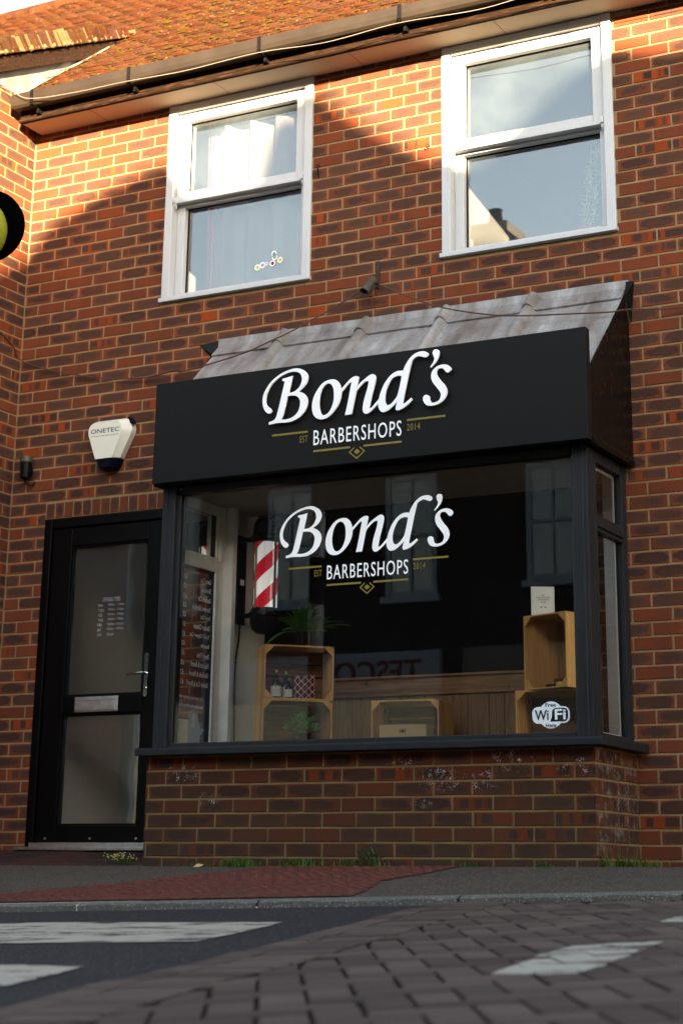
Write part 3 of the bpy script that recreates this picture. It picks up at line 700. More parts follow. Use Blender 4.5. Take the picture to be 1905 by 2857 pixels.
mossy('moss',RP,RK,.08,7,-.33,3.6,lambda x,y:True,2600,roof,4)
rt=MB(); x=-7.
while x<7.4: rt.tube([(x,3.69,RP+RK*3.68-.035),(x+.29,3.69,RP+RK*3.68-.035)],.11,10,c=(rw.random(),rw.random(),.5)); x+=.3
rt.build('ridge_tiles','tile',roof,smooth=True)
# eaves
e=MB(); e.box(.05,7.5,-.255,-.004,4.953,4.968); e.build('soffit','soffit',shop)
for X in (.62,1.62,2.62,3.62,4.62,5.62):
    s2=MB(); s2.box(X,X+.002,-.235,-.006,4.9515,4.9525); s2.build('soffit_joint','joint',shop)
e=MB(); pr=[(-.235,4.944),(-.262,4.944),(-.270,4.952),(-.268,4.966),(-.258,4.972),(-.256,4.985),(-.250,4.992),(-.250,5.10),(-.235,5.10)]
e.prism([(.05,a,b) for a,b in pr],(7.45,0,0)); e.build('fascia_board','fascia',shop)
gut=MB(); gp=[(-.262,5.105),(-.266,5.035),(-.285,5.018),(-.345,5.016),(-.362,5.030),(-.370,5.060),(-.374,5.112),(-.368,5.112),(-.362,5.062),(-.352,5.026),(-.285,5.026),(-.272,5.040),(-.268,5.105)]
for a,b in ((.06,2.05),(2.056,4.05),(4.056,7.5)): gut.prism([(a,p,q) for p,q in gp],(b-a,0,0))
gut.box(.052,.060,-.372,-.264,5.018,5.108)
gutter=gut.build('gutter','gutter',shop)
for X in (.235,1.04,2.053,3.06,4.06,5.07):
    b=MB(); b.box(X-.011,X+.011,-.381,-.372,5.022,5.118); b.box(X-.010,X+.010,-.379,-.262,5.008,5.017); b.box(X-.009,X+.009,-.30,-.251,4.975,5.010)
    b.build('gutter_bracket','blackmatt',gutter)
tr=MB(); tr.prism([(.055,-.33,RP+RK*-.33+.0),(.055,-.262,5.09),(.055,-.22,RP+RK*-.22)],(7.44,0,0)); tr.build('eaves_filler','joint',shop)
# ---------------------------------------------------------------- upper windows
def upper_window():
    X=1.135; W=1.117; Z0,Z1=3.553,4.95
    f=MB(); y0,y1=-.016,.13
    f.box(X,X+.058,y0,y1,Z0+.03,Z1); f.box(X+W-.058,X+W,y0,y1,Z0+.03,Z1); f.box(X+.0585,X+W-.0585,y0+.002,y1,Z1-.055,Z1-.001)
    f.box(X+.0585,X+W-.0585,.045,y1,Z0+.0325,Z0+.066); f.box(X+.0585,X+.118,.05,y1,Z0+.0665,4.224); f.box(X+W-.108,X+W-.0585,.05,y1,Z0+.0665,4.224)
    f.box(X+.0585,X+W-.0585,.048,y1,4.2245,4.262)
    fo=f.build('window','upvc',shop,bevel=.004)
    s_=MB(); s_.box(X-.008,X+W+.008,-.035,.05,Z0-.002,Z0+.026); s_.box(X+.06,X+W-.06,-.012,.0445,Z0+.0265,Z0+.032); s_.build('sill','upvc',fo,bevel=.003)
    h=MB(); a,b,c,d=X+.064,X+W-.064,4.264,Z1-.060
    t=.072; tb=.056; h.box(a,a+t,.018,.10,c,d); h.box(b-t,b,.018,.10,c,d); h.box(a+t+.0005,b-t-.0005,.0185,.10,d-t+.012,d-.0005); h.box(a+t+.0005,b-t-.0005,.0185,.10,c+.0005,c+tb)
    h.build('sash','upvc',fo,bevel=.005)
    # drip bar with scrolled ends
    dbar=MB(); dbar.box(a+.01,b-.01,-.006,.042,4.240,4.2615); 
    for q in (a-.004,b-.016):
        dbar.prism([(q,.016,4.30),(q,-.006,4.288),(q,-.020,4.266),(q,-.020,4.246),(q,-.008,4.238),(q,-.004,4.222),(q,.010,4.205),(q,.016,4.204)],(.02,0,0))
    dbar.build('drip_bar','upvc',fo,bevel=.002)
    gk=MB()
    for (p,q,r_,t_,yy) in ((a+t,b-t,c+tb,d-t+.012,.070),(X+.118,X+W-.108,Z0+.066,4.2245,.098)):
        k=.006
        gk.box(p,p+k,yy-.006,yy+.004,r_,t_); gk.box(q-k,q,yy-.006,yy+.004,r_,t_); gk.box(p,q,yy-.0065,yy+.0035,r_,r_+k); gk.box(p,q,yy-.0065,yy+.0035,t_-k,t_)
    gk.build('gasket','blackmatt',fo)
    for (p,q,r_,t_,yy) in ((a+t,b-t,c+tb,d-t+.012,.072),(X+.118,X+W-.108,Z0+.066,4.2245,.10)):
        g_=MB(); g_.poly([(p,yy,r_),(q,yy,r_),(q,yy,t_),(p,yy,t_)]); g_.build('pane','glass_up',fo)
    return fo
w1=upper_window(); w1['label']='left bedroom window with net curtain and a chain of round stickers'
w2=copy_tree(w1,shop); w2.location=w2.location+Vector((2.04,0,0)); w2['label']='right bedroom window with a climbing houseplant behind the glass'
st=MB(); colr=['yellowtin','farsign','farsign','redtin','yellowtin','leafgreen','farsign']
for i,(x,z) in enumerate([(1.858,3.733),(1.896,3.743),(1.926,3.748),(1.971,3.744),(2.027,3.759),(1.986,3.783),(1.981,3.808)]):
    for r_,m_,dy in ((.021 if i not in (2,) else .012,'letter_white',0),(.012 if i!=2 else .006,colr[i],-.0012)):
        st.poly([(x-.055+r_*math.cos(t*math.pi/7),.0965+dy,z+r_*math.sin(t*math.pi/7)) for t in range(14)],m_)
st.build('window_sticker',None,w1)
# ---------------------------------------------------------------- door
df=MB(); xa,xb,zt,zb=.293,1.268,2.176,.118
df.box(xa,xa+.062,-.004,.07,zb,zt); df.box(xb-.062,xb,-.004,.07,zb,zt); df.box(xa+.0625,xb-.0625,-.003,.07,zt-.062,zt-.0005)
dframe=df.build('door_frame','doorblack',shop,bevel=.006)
th_=MB(); th_.box(.25,1.285,-.055,.10,.098,.117); th_.box(.345,1.215,-.03,.02,.1175,.142); th_.build('threshold','alu',dframe,bevel=.002)
for X in (.44,.78,1.12):
    sc_=MB(); sc_.tube([(X,.004,.168),(X,.012,.168)],.007,10); sc_.build('screw','alu',dframe)
dl=MB(); a,b,c,d=xa+.066,xb-.066,.145,zt-.066
yf,yb=.012,.075
gx0,gx1=.513,1.110
dl.box(a,gx0,yf,yb,c,d); dl.box(gx1,b,yf,yb,c,d); dl.box(gx0+.0005,gx1-.0005,yf+.001,yb,1.99,d-.0005); dl.box(gx0+.0005,gx1-.0005,yf+.001,yb,.918,1.030); dl.box(gx0+.0005,gx1-.0005,yf+.001,yb,c+.0005,.245)
door=dl.build('door','doorblack',shop,bevel=.005,label='black front door with two glass panes, chrome letterbox and handle')
bd=MB()
for (p,q,r_,t_) in ((gx0,gx1,1.030,1.99),(gx0,gx1,.245,.918)):
    k=.012
    bd.box(p,p+k,.025,.04,r_,t_); bd.box(q-k,q,.025,.04,r_,t_); bd.box(p+k,q-k,.0255,.04,r_,r_+k); bd.box(p+k,q-k,.0255,.04,t_-k,t_)
bd.build('glazing_bead','blackmatt',door,bevel=.003)
for (r_,t_) in ((1.030,1.99),(.245,.918)):
    g_=MB(); g_.poly([(gx0,.042,r_),(gx1,.042,r_),(gx1,.042,t_),(gx0,.042,t_)]); g_.build('pane','glass_door',door)
hd=MB(); T=front(.012)
pl=[(1.142+.014*math.cos(t)+0,(1.262 if math.sin(t)>=0 else 1.022)+.014*math.sin(t)) for t in [2*math.pi*i/20 for i in range(20)]]
hd.prism([(x,.011,z) for x,z in pl],(0,-.010,0))
hd.tube([(1.142,.002,1.150),(1.142,-.035,1.150)],.009,12); hd.tube([(1.150,-.038,1.151),(1.115,-.042,1.151),(1.06,-.040,1.148),(1.022,-.038,1.143)],[.010,.009,.007,.005],10)
hd.tube([(1.142,.002,1.060),(1.142,-.006,1.060)],.008,12)
hd.build('handle','chrome',door,smooth=True)
lb=MB(); lb.box(.613,.942,.000,.0115,.928,1.022); lb.build('letterbox','alu',door,bevel=.004)
lf=MB(); lf.box(.628,.927,-.006,-.0005,.938,.992); lf.box(.628,.927,-.004,-.0005,.996,1.012); lf.build('letterbox_flap','alu',door,bevel=.003)
ot=MB(); T=front(.0405)
fit_text(ot,'OPENING TIMES',.757,.895,1.618,1.646,T)
rowsT=[('MON','9.30am - 5.30pm'),('TUES','9.30am - 5.30pm'),('WED','9.30am - 5.30pm'),('THUR','9.00am - 7.00pm'),('FRI','9.00am - 6.00pm'),('SAT','8.00am - 4.00pm'),('SUN','Closed')]
for i,(a_,b_) in enumerate(rowsT):
    z=1.585-i*.0305; fit_text(ot,a_,.727,.727+.011*len(a_),z,z+.019,T); fit_text(ot,b_,.803,.803+.0083*len(b_),z,z+.021,T)
ot.build('opening_times_lettering','door_vinyl',door)
# ---------------------------------------------------------------- bay window
YF=-.624
def plinth_joints(k):
    h=0. if k%2==0 else .1125; L=[]
    for m in range(-2,20):
        X=4.303+.225-h-.225*m
        if X<2.95: X+=.02
        L.append(X+rw.uniform(-.003,.003))
    return sorted(L)
def side_joints(k):
    return [(-.225+(.1125 if k%2==0 else 0.)+.225*m)+rw.uniform(-.002,.002) for m in range(0,12)]
pm=MB()
PFp=lambda u,v,w_:(u,YF-w_,v); PR=lambda u,v,w_:(4.303+w_,YF+u,v); PL_=lambda u,v,w_:(1.605-w_,YF+u,v)
backing(pm,PFp,1.609,4.299,-.2,.598,[],'mortar_dark'); brickwall(pm,PFp,1.606,4.302,-.12,.598,[],plinth_joints,'plinth')
backing(pm,PR,.004,.63,-.2,.598,[],'mortar_dark'); brickwall(pm,PR,.001,.622,-.12,.598,[],side_joints,'plinth')
backing(pm,PL_,.004,.63,-.2,.598,[],'mortar_dark'); brickwall(pm,PL_,.001,.622,-.12,.598,[],side_joints,'plinth')
fm=MB(); xl,xr=1.622,4.293; yo=-.604; zs,zt=.646,2.157
# front posts, beads, head, bottom rail
for (a,b) in ((xl,xl+.090),(xr-.087,xr)): fm.box(a,b,yo,-.50,zs,zt)
fm.box(xl+.0905,xl+.119,yo+.018,-.52,zs,zt-.05); fm.box(xr-.100,xr-.0875,yo+.018,-.52,zs,zt-.05)
fm.box(xl+.1195,xr-.1005,yo+.012,-.52,2.112,zt-.0005); fm.box(xl+.1195,xr-.1005,yo+.014,-.52,zs,.673)
fm.box(xl+.032,xl+.040,yo-.006,yo+.002,zs,zt-.002); fm.box(xr-.03,xr-.022,yo-.006,yo+.002,zs,zt-.002)
# side frames
for (a,b,s_) in ((xl,xl+.045,-1),(xr-.045,xr,1)):
    fm.box(a,b,-.4995,-.470,zs,zt); fm.box(a,b,-.080,-.003,zs,zt)
    fm.box(a+.002,b-.002,-.4695,-.0805,2.088,zt-.001); fm.box(a+.002,b-.002,-.4695,-.0805,1.716,1.806); fm.box(a+.002,b-.002,-.4695,-.0805,zs,.676)
    o=a-.010 if s_<0 else b
    fm.box(o,o+.010,-.4695,-.0805,1.738,1.752); 
bay=fm.build('bay_window','charcoal',shop,bevel=.004)
pm.build('plinth_wall',None,bay)
sm=MB(); sm.prism([(1.574,-.706,.599),(1.574,-.706,.634),(1.574,-.696,.641),(1.574,-.60,.6455),(1.574,-.003,.6455),(1.574,-.003,.599)],(2.80,0,0)); sm.build('sill','charcoal2',bay,bevel=.004)
hb=MB(); hb.box(1.612,4.330,-.655,-.003,2.158,2.175); hb.box(1.66,4.25,-.60,-.003,2.1755,2.19); hb.build('soffit_board','doorblack',bay)
for (a,b) in ((xl+.0455,xl+.060),(xr-.060,xr-.0455)):
    wi=MB()
    wi.box(a,b,-.555,-.440,.646,2.14); wi.box(a,b,-.082,.0,.646,2.14); wi.box(a,b,-.4395,-.0825,2.075,2.14); wi.box(a,b,-.4395,-.0825,1.728,1.816); wi.box(a,b,-.4395,-.0825,.646,.69)
    c=a+.015 if a<3 else a-.012
    wi.box(c,c+.012,-.06,-.012,1.80,2.14)
    wi.box(*((1.673,1.748) if a<3 else (4.150,4.2355)),.0005,.045,.62,2.14)
    wi.build('inner_joinery','white_int',bay,bevel=.004)
for a,b in ((1.640,1.672),(4.236,4.262)):
    iw=MB(); iw.box(a,b,.0005,.53,.55,2.16); iw.build('reveal_wall','cream',bay)
cl=MB(); cl.box(1.66,4.25,-.56,.29,2.1405,2.155); cl.box(1.66,4.25,.29,.31,2.14,2.34); cl.build('display_ceiling','ceil',bay)
bd_=MB(); bd_.box(1.64,4.27,-.555,.53,.60,.62); bd_.build('display_bed','white_int',bay)
pt_=MB(); pt_.box(1.6,4.3,.53,.55,.6,2.5); pt_.box(1.66,4.25,.31,.54,2.33,2.35); pt_.build('dark_shop_backdrop','interior_dark',bay)  # black sheet put in as the dark shop behind the display
pn=MB(); x=1.674; rr=random.Random(9)
while x<4.23:
    w_=rr.choice((.10,.12,.135)); b=min(x+w_,4.234); pn.box(x,b-.004,.505+rr.uniform(0,.003),.529,.62,1.012,'panel_v',(rr.random(),rr.random(),.5)); x+=w_
pn.box(1.674,4.234,.488,.504,1.005,1.108,'panel_h',(.3,.2,.5)); pn.box(1.674,4.234,.470,.529,1.1085,1.122,'panel_h',(.0,.7,.5))
pn.build('plank_panelling',None,bay,bevel=.0015)
for nm,q,mt in (('front_pane',[(1.741,-.57,.673),(4.194,-.57,.673),(4.194,-.57,2.112),(1.741,-.57,2.112)],'glass_shop'),
    ('side_pane',[(1.650,-.47,.676),(1.650,-.08,.676),(1.650,-.08,1.716),(1.650,-.47,1.716)],'glass_side'),('side_pane',[(1.650,-.47,1.806),(1.650,-.08,1.806),(1.650,-.08,2.088),(1.650,-.47,2.088)],'glass_side'),
    ('side_pane',[(4.268,-.47,.676),(4.268,-.08,.676),(4.268,-.08,1.716),(4.268,-.47,1.716)],'glass_side'),('side_pane',[(4.268,-.47,1.806),(4.268,-.08,1.806),(4.268,-.08,2.088),(4.268,-.47,2.088)],'glass_side')):
    g_=MB(); g_.poly(q); g_.build(nm,mt,bay)
# lead roof
LZ,LK=3.19,.95
def lz(y): return LZ+LK*y
cs=1/math.sqrt(1+LK*LK); nl=Vector((0,-LK*cs,cs)); ul=Vector((0,cs,LK*cs))
from mathutils import noise as mnoise
lm=MB(); nx,ny=110,16; L=.70/cs
def lp(x,t,h=0.): # t: distance down the slope from the wall
    p=Vector((x,0,LZ))-ul*t+nl*(h+.0022*mnoise.noise(Vector((x*3,t*5,1)))+.0006*mnoise.noise(Vector((x*17,t*14,4)))); return (x,p.y,p.z)
RX=[2.085,2.665,3.205,3.765]
def hgt(x,t,extra):
    h=extra
    for r_ in RX:
        d=abs(x-r_)/.036
        if d<1.6: h=max(h,extra+(.050*math.sqrt(max(0,1-d*d)) if d<1 else 0)+.006*math.exp(-((d-1)/.25)**2))
    return h
def leadstrip(t0,t1,extra,n):
    xs=[1.60]; 
    st=.02
    while xs[-1]<4.335: xs.append(xs[-1]+(.006 if min(abs(xs[-1]-r_) for r_ in RX)<.06 else st))
    xs[-1]=4.335
    vs=[];
    for x in xs:
        for j in range(n+1):
            t=t0+(t1-t0)*j/n; vs.append(lp(x,t,hgt(x,t,extra+(0 if j<n else -.0))))
    m_=n+1; lm.mesh(vs,[(i*m_+j,(i+1)*m_+j,(i+1)*m_+j+1,i*m_+j+1) for i in range(len(xs)-1) for j in range(n)])
    vs=[]
    for x in xs: vs+= [lp(x,t1,hgt(x,t1,extra)),lp(x,t1+.001,hgt(x,t1,extra)-.008)]
    lm.mesh(vs,[(2*i,2*i+2,2*i+3,2*i+1) for i in range(len(xs)-1)])
leadstrip(.0,.885,0.,16); leadstrip(-.02,.125,.013,4)
vs=[]
for i in range(41):
    x=1.59+2.76*i/40; vs+= [(x,-.006,3.245+.004*mnoise.noise(Vector((x*4,0,0)))),(x,-.012,LZ-.01)]
lm.mesh(vs,[(2*i,2*i+2,2*i+3,2*i+1) for i in range(40)])
# clips on the flashing
for x in (1.98,2.60,3.15): p=lp(x,.128,.016); lm.box(x-.012,x+.012,p[1]-.012,p[1]+.004,p[2]-.006,p[2]+.006)
lr=lm.build('lead_roof','lead',bay,smooth=True)
ck=MB()
for xx in (1.592,):
    c2_=MB(); c2_.prism([(xx,-.664,2.158),(xx,-.004,2.158),(xx,-.004,lz(0)-.005),(xx,-.664,lz(-.664)-.003)],(.008,0,0)); c2_.build('lead_cheek','cheek',bay)
for xx in (4.335,):
    ck.prism([(xx,-.664,2.158),(xx,-.004,2.158),(xx,-.004,lz(0)-.005),(xx,-.664,lz(-.664)-.003)],(.008,0,0))
ck.prism([(4.338,-.0065,3.235),(4.384,-.0065,3.232),(4.372,-.0065,3.10),(4.358,-.0065,2.985),(4.344,-.0065,2.97),(4.344,-.06,3.02),(4.344,-.06,3.13)],(.0,-.006,0.0)) if False else None
vs=[]
for i in range(25):
    y=-.665+.66*i/24; j=.004*mnoise.noise(Vector((y*20,0,3))); vs+=[(4.344,y,2.20+j),(4.351+j,y,2.172),(4.349,y,2.150+j),(4.330,y,2.150)]
ck.mesh(vs,[(4*i+j,4*i+4+j,4*i+5+j,4*i+1+j) for i in range(24) for j in range(3)])
ck.build('lead_cheek','cheek',bay)
for P_ in ([(4.336,-.010,3.235),(4.384,-.007,3.232),(4.372,-.007,3.10),(4.358,-.007,2.985),(4.345,-.02,2.975),(4.345,-.07,3.125)],[(1.594,-.010,3.235),(1.447,-.007,3.222),(1.50,-.007,3.175),(1.545,-.007,3.125),(1.592,-.02,3.115)]):
    mb=MB(); mb.poly(P_); mb.build('lead_flap','cheek',bay)
# vinyl lettering on the panes
GL=[([(2.4121,2.4349,1),(2.4146,2.4492,1),(2.4382,2.4544),(2.4542,2.465),(2.4645,2.4866),(2.4826,2.556),(2.4956,2.6131),(2.5061,2.6544),(2.5099,2.6752),(2.5046,2.683),(2.4936,2.6846,1),(2.4969,2.6973,1),(2.5296,2.7013),(2.5629,2.7075,1),(2.5525,2.6587),(2.54,2.608,1),(2.5682,2.6103),(2.5861,2.6174),(2.6109,2.6389),(2.6245,2.6731),(2.6183,2.7048),(2.6016,2.7221),(2.5724,2.7315),(2.5361,2.73),(2.4891,2.7153),(2.4531,2.6933),(2.4209,2.6659),(2.3999,2.6307),(2.3893,2.5959),(2.391,2.563),(2.4026,2.5438),(2.4213,2.5303),(2.4309,2.5162),(2.4257,2.5038),(2.4101,2.5),(2.3926,2.5107),(2.3753,2.5354),(2.3673,2.5689),(2.3694,2.6079),(2.3884,2.6484),(2.4239,2.6902),(2.4778,2.7248),(2.5357,2.7441),(2.5865,2.7488),(2.6266,2.7364),(2.6542,2.7135),(2.6645,2.6878),(2.6583,2.6593),(2.6363,2.6311),(2.6044,2.6104,1),(2.6372,2.5943),(2.6593,2.5685),(2.6654,2.5388),(2.6571,2.5075),(2.6398,2.4804),(2.6082,2.4549),(2.5654,2.4386),(2.5222,2.4358),(2.4677,2.4384)],[[(2.4908,2.4572,1),(2.5047,2.479),(2.5196,2.5324),(2.5325,2.591,1),(2.5579,2.5907),(2.5833,2.5869),(2.6053,2.5714),(2.6161,2.5443),(2.6088,2.5032),(2.5897,2.4762),(2.5577,2.4587),(2.5217,2.4533)]]),([(2.8268,2.6549),(2.8535,2.6431),(2.8715,2.6196),(2.8796,2.5919),(2.8819,2.5623),(2.8759,2.531),(2.8589,2.4956),(2.8244,2.4569),(2.7895,2.4341),(2.7543,2.4294),(2.7215,2.4414),(2.7017,2.4676),(2.694,2.5032),(2.6985,2.5456),(2.7155,2.5867),(2.7502,2.6311),(2.7854,2.6512)],[[(2.8006,2.6338),(2.8185,2.6231),(2.8307,2.5975),(2.8344,2.557),(2.8306,2.5201),(2.8151,2.4818),(2.795,2.4588),(2.7715,2.4515),(2.7551,2.4618),(2.7426,2.4952),(2.7403,2.5355),(2.7468,2.5777),(2.7624,2.6135),(2.7828,2.6313)]]),([(2.8721,2.5834,1),(2.9039,2.6131),(2.9328,2.6391),(2.956,2.653),(2.9763,2.6559),(2.9881,2.6507),(2.9911,2.6429),(2.9807,2.5922,1),(3.0059,2.6172),(3.0404,2.6397),(3.0635,2.6529),(3.0808,2.6549),(3.0938,2.6467),(3.0989,2.6301),(3.0929,2.5937),(3.0735,2.5245),(3.0639,2.4781),(3.0609,2.464),(3.0655,2.4587),(3.0798,2.4672),(3.1025,2.4896),(3.1338,2.5203,1),(3.134,2.4992,1),(3.1084,2.4745),(3.08,2.45),(3.0543,2.4331),(3.0371,2.4303),(3.024,2.4404),(3.0188,2.462),(3.0261,2.5088),(3.047,2.5752),(3.0541,2.6115),(3.0494,2.6195),(3.0263,2.6135),(2.9947,2.5866),(2.9775,2.5646),(2.9665,2.5208),(2.9488,2.438,1),(2.9066,2.4373,1),(2.9204,2.4914),(2.9394,2.5876),(2.9448,2.619),(2.9389,2.6237),(2.9215,2.6111),(2.8725,2.562,1)],[]),([(3.2694,2.6518,1),(3.2802,2.6768),(3.3073,2.7147),(3.3412,2.7407),(3.3751,2.7491),(3.4021,2.7466),(3.4207,2.7354),(3.424,2.724),(3.4139,2.7126),(3.3988,2.7135),(3.3751,2.7228),(3.3548,2.7231),(3.3277,2.7075),(3.3176,2.6818),(3.3042,2.6296),(3.2875,2.5559),(3.2742,2.4978),(3.2692,2.4685),(3.2777,2.4635),(3.3013,2.4775),(3.3182,2.4912,1),(3.3277,2.4798,1),(3.2947,2.4516),(3.2609,2.4335),(3.2338,2.4286),(3.2242,2.4407),(3.2335,2.4804,1),(3.2132,2.4607),(3.1793,2.4362),(3.1486,2.4279),(3.128,2.4387),(3.1157,2.4684),(3.1205,2.5089),(3.1339,2.5516),(3.1575,2.5964),(3.1916,2.6336),(3.2257,2.6517),(3.253,2.6538)],[[(3.2607,2.6228,1),(3.2327,2.6262),(3.202,2.6149),(3.1782,2.5813),(3.1614,2.539),(3.1577,2.4952),(3.1654,2.4723),(3.1774,2.4647),(3.1995,2.4732),(3.23,2.5059),(3.2434,2.5422),(3.2534,2.5851)]]),([(3.4728,2.7494),(3.4879,2.7412),(3.4905,2.7235),(3.4844,2.6991),(3.466,2.673),(3.4391,2.6474,1),(3.4358,2.6547,1),(3.4543,2.6776),(3.461,2.6988),(3.4526,2.722),(3.4509,2.7348),(3.4577,2.7466)],[]),([(3.5227,2.6567),(3.546,2.6482),(3.5609,2.6332),(3.5608,2.6207),(3.5458,2.6094),(3.5326,2.6123),(3.516,2.6324),(3.4993,2.6382),(3.4826,2.6349),(3.4753,2.6185),(3.4809,2.5959),(3.5025,2.5653),(3.5257,2.5376),(3.5372,2.5083),(3.5338,2.4808),(3.5122,2.4522),(3.479,2.4358),(3.4457,2.4317),(3.4123,2.4401),(3.3956,2.4622),(3.3922,2.4813),(3.4023,2.4957),(3.4173,2.4956),(3.4307,2.4863),(3.434,2.4672),(3.4424,2.4523),(3.459,2.4482),(3.4856,2.4552),(3.499,2.4754),(3.4974,2.5004),(3.4758,2.5309),(3.4525,2.5618),(3.4418,2.5943),(3.4475,2.625),(3.4726,2.6486),(3.4994,2.6564)],[])]
def smooth_loop(P):
    n=len(P); out=[]
    for i in range(n):
        p1,p2=P[i],P[(i+1)%n]; p0,p3=P[i-1],P[(i+2)%n]
        if len(p1)>2: p0=(2*p1[0]-p2[0],2*p1[1]-p2[1]) if len(p2)>2 else p1
        if len(p2)>2: p3=(2*p2[0]-p1[0],2*p2[1]-p1[1]) if len(p1)>2 else p2
        if len(p1)>2 and len(p2)>2: out.append((p1[0],p1[1])); continue
        for k in range(5):
            t=k/5
            f=lambda a,b,c,d: .5*((2*b)+(-a+c)*t+(2*a-5*b+4*c-d)*t*t+(-a+3*b-3*c+d)*t*t*t)
            out.append((f(p0[0],p1[0],p2[0],p3[0]),f(p0[1],p1[1],p2[1],p3[1])))
    return out
def logo(y,fx,fz,parent,ext,wm_,gm,names,dx=0.,dz=0.):
    loops=[]
    for o_,hs in GL:
        for L_ in [o_]+hs: loops.append([(fx(a)+dx,fz(b)+dz) for a,b in smooth_loop(L_)])
    T=front(y-ext); letters=[]; q_=0.
    for o_,hs in GL:
        q_+=.00035; letters.append(splines(names[0],[[(fx(a)+dx,fz(b)+dz) for a,b in smooth_loop(q)] for q in [o_]+hs],0.,wm_,parent,front(y-q_)))
    mb=MB(); fit_text(mb,'BARBERSHOPS',fx(2.708),fx(3.262),fz(2.2815),fz(2.369),front(y),extr=ext*.0+.001,bold=.0,space=1.14); mb.build(names[1],wm_,parent)
    mb=MB(); F=front(y); 
    def bar(x0,x1,z0,z1): mb.poly([F@Vector((fx(a),fz(b),.001)) for a,b in ((x0,z0),(x1,z0),(x1,z1),(x0,z1))])
    t=.0055
    bar(2.436,2.67,2.366-t,2.366+t); bar(3.295,3.529,2.366-t,2.366+t); bar(2.708,2.943,2.248-t,2.248+t); bar(3.028,3.265,2.248-t,2.248+t)
    fit_text(mb,'EST',fx(2.620),fx(2.671),fz(2.306),fz(2.345),front(y-.001),space=1.1); fit_text(mb,'2014',fx(3.296),fx(3.376),fz(2.305),fz(2.344),front(y-.001),space=1.15)
    cx,cz=2.986,2.219
    for (s0,s1) in ((.043,.034),(.0165,0.)):
        O=[(cx-s0*1.22,cz),(cx,cz-s0),(cx+s0*1.22,cz),(cx,cz+s0)]
        if s1:
            I=[(cx-s1*1.22,cz),(cx,cz-s1),(cx+s1*1.22,cz),(cx,cz+s1)]
            top=.029
            # open top: the bars run into the two upper arms
            def q4(a,b,c,d): mb.poly([F@Vector((fx(p[0]),fz(p[1]),.001)) for p in (a,b,c,d)])
            q4(O[0],O[1],I[1],I[0]); q4(O[1],O[2],I[2],I[1])
            lerp=lambda a,b,t_:(a[0]+(b[0]-a[0])*t_,a[1]+(b[1]-a[1])*t_)
            q4(lerp(O[2],O[3],.68),lerp(I[2],I[3],.6),I[2],O[2]); q4(O[0],I[0],lerp(I[0],I[3],.6),lerp(O[0],O[3],.68))
        else: mb.poly([F@Vector((fx(p[0]),fz(p[1]),.001)) for p in O])
    mb.build(names[2],gm,parent)
logo(-.572,lambda x:2.725+.912*(x-2.708),lambda z:1.514+.912*(z-2.249),bay,0.,'letter_white','letter_gold',('script_lettering','plain_lettering','gold_lettering'))
# free wifi sticker on the right of the front pane
cx,cz=4.050,.762; F=front(-.5735); mb=MB()
def rrect(x0,x1,z0,z1,r,n=7):
    P=[]
    for (a,b,s0) in ((x1-r,z1-r,0),(x0+r,z1-r,90),(x0+r,z0+r,180),(x1-r,z0+r,270)):
        P+=[(a+r*math.cos(R(s0+90*i/n)),b+r*math.sin(R(s0+90*i/n))) for i in range(n+1)]
    return P
mb.poly([F@Vector((x,z,0)) for x,z in rrect(cx-.103,cx+.103,cz-.042,cz+.042,.032)],'sticker')
mb.poly([F@Vector((cx+.068*math.cos(t*math.pi/24),cz+.068*math.sin(t*math.pi/24),.0008)) for t in range(48)],'sticker')
mb.poly([F@Vector((x,z,.0016)) for x,z in rrect(cx+.006,cx+.094,cz-.034,cz+.034,.022)],'letter_black')
mb.poly([F@Vector((x,z,.0016)) for x,z in ((cx-.004,cz-.034),(cx+.03,cz-.034),(cx+.03,cz+.0),(cx+.008,cz+.0))],'letter_black')
G2=front(-.5762)
fit_text(mb,'Wi',cx-.088,cx-.012,cz-.026,cz+.026,G2,'letter_black',bold=.02); fit_text(mb,'Fi',cx+.022,cx+.082,cz-.024,cz+.028,G2,'sticker',bold=.02)
fit_text(mb,'Free',cx-.029,cx+.029,cz+.0405,cz+.0605,G2,'letter_black',bold=.02); fit_text(mb,'Here',cx-.029,cx+.029,cz-.062,cz-.042,G2,'letter_black',bold=.02)
mb.build('wifi_sticker',None,bay)
# price list on the left side pane: reads from the street on the left
SP=Matrix(((0,0,-1,1.652),(-1,0,0,0),(0,1,0,0),(0,0,0,1)))   # x -> -Y, y -> Z, z -> -X
prices=[('Gents Cut','£18.95'),('Skinfade','£20.95'),('Student Cut','£16.95'),('Student Skinfade','£18.95'),('Boys Cut','£14.95'),('Senior Citizen','£13.95'),('Tonic Clipper Cut','£12.95'),('Restyle','£20.95'),('Beard Trim','£11.95'),('Haircut & Beard','£27.95'),('Skinfade & Beard','£29.95'),('Senior Cut & Beard','£19.95')]
for i,(a,b) in enumerate(prices):
    z=1.650-i*.0562; mb=MB(); fit_text(mb,a,.085,.085+.0125*len(a)+.004,z,z+.031,SP,bold=.022); mb.build('service_lettering','letter_grey',bay)
    mb=MB(); fit_text(mb,b,.352,.445,z,z+.030,SP,bold=.022); mb.build('price_lettering','letter_grey',bay)
mb=MB(); fit_text(mb,'For services prices visit',.13,.40,.945,.972,SP,bold=.022); mb.build('service_lettering','letter_grey',bay)
mb=MB(); fit_text(mb,'bondsbarbershop.co.uk',.13,.405,.898,.924,SP,bold=.022); mb.build('service_lettering','letter_grey',bay)
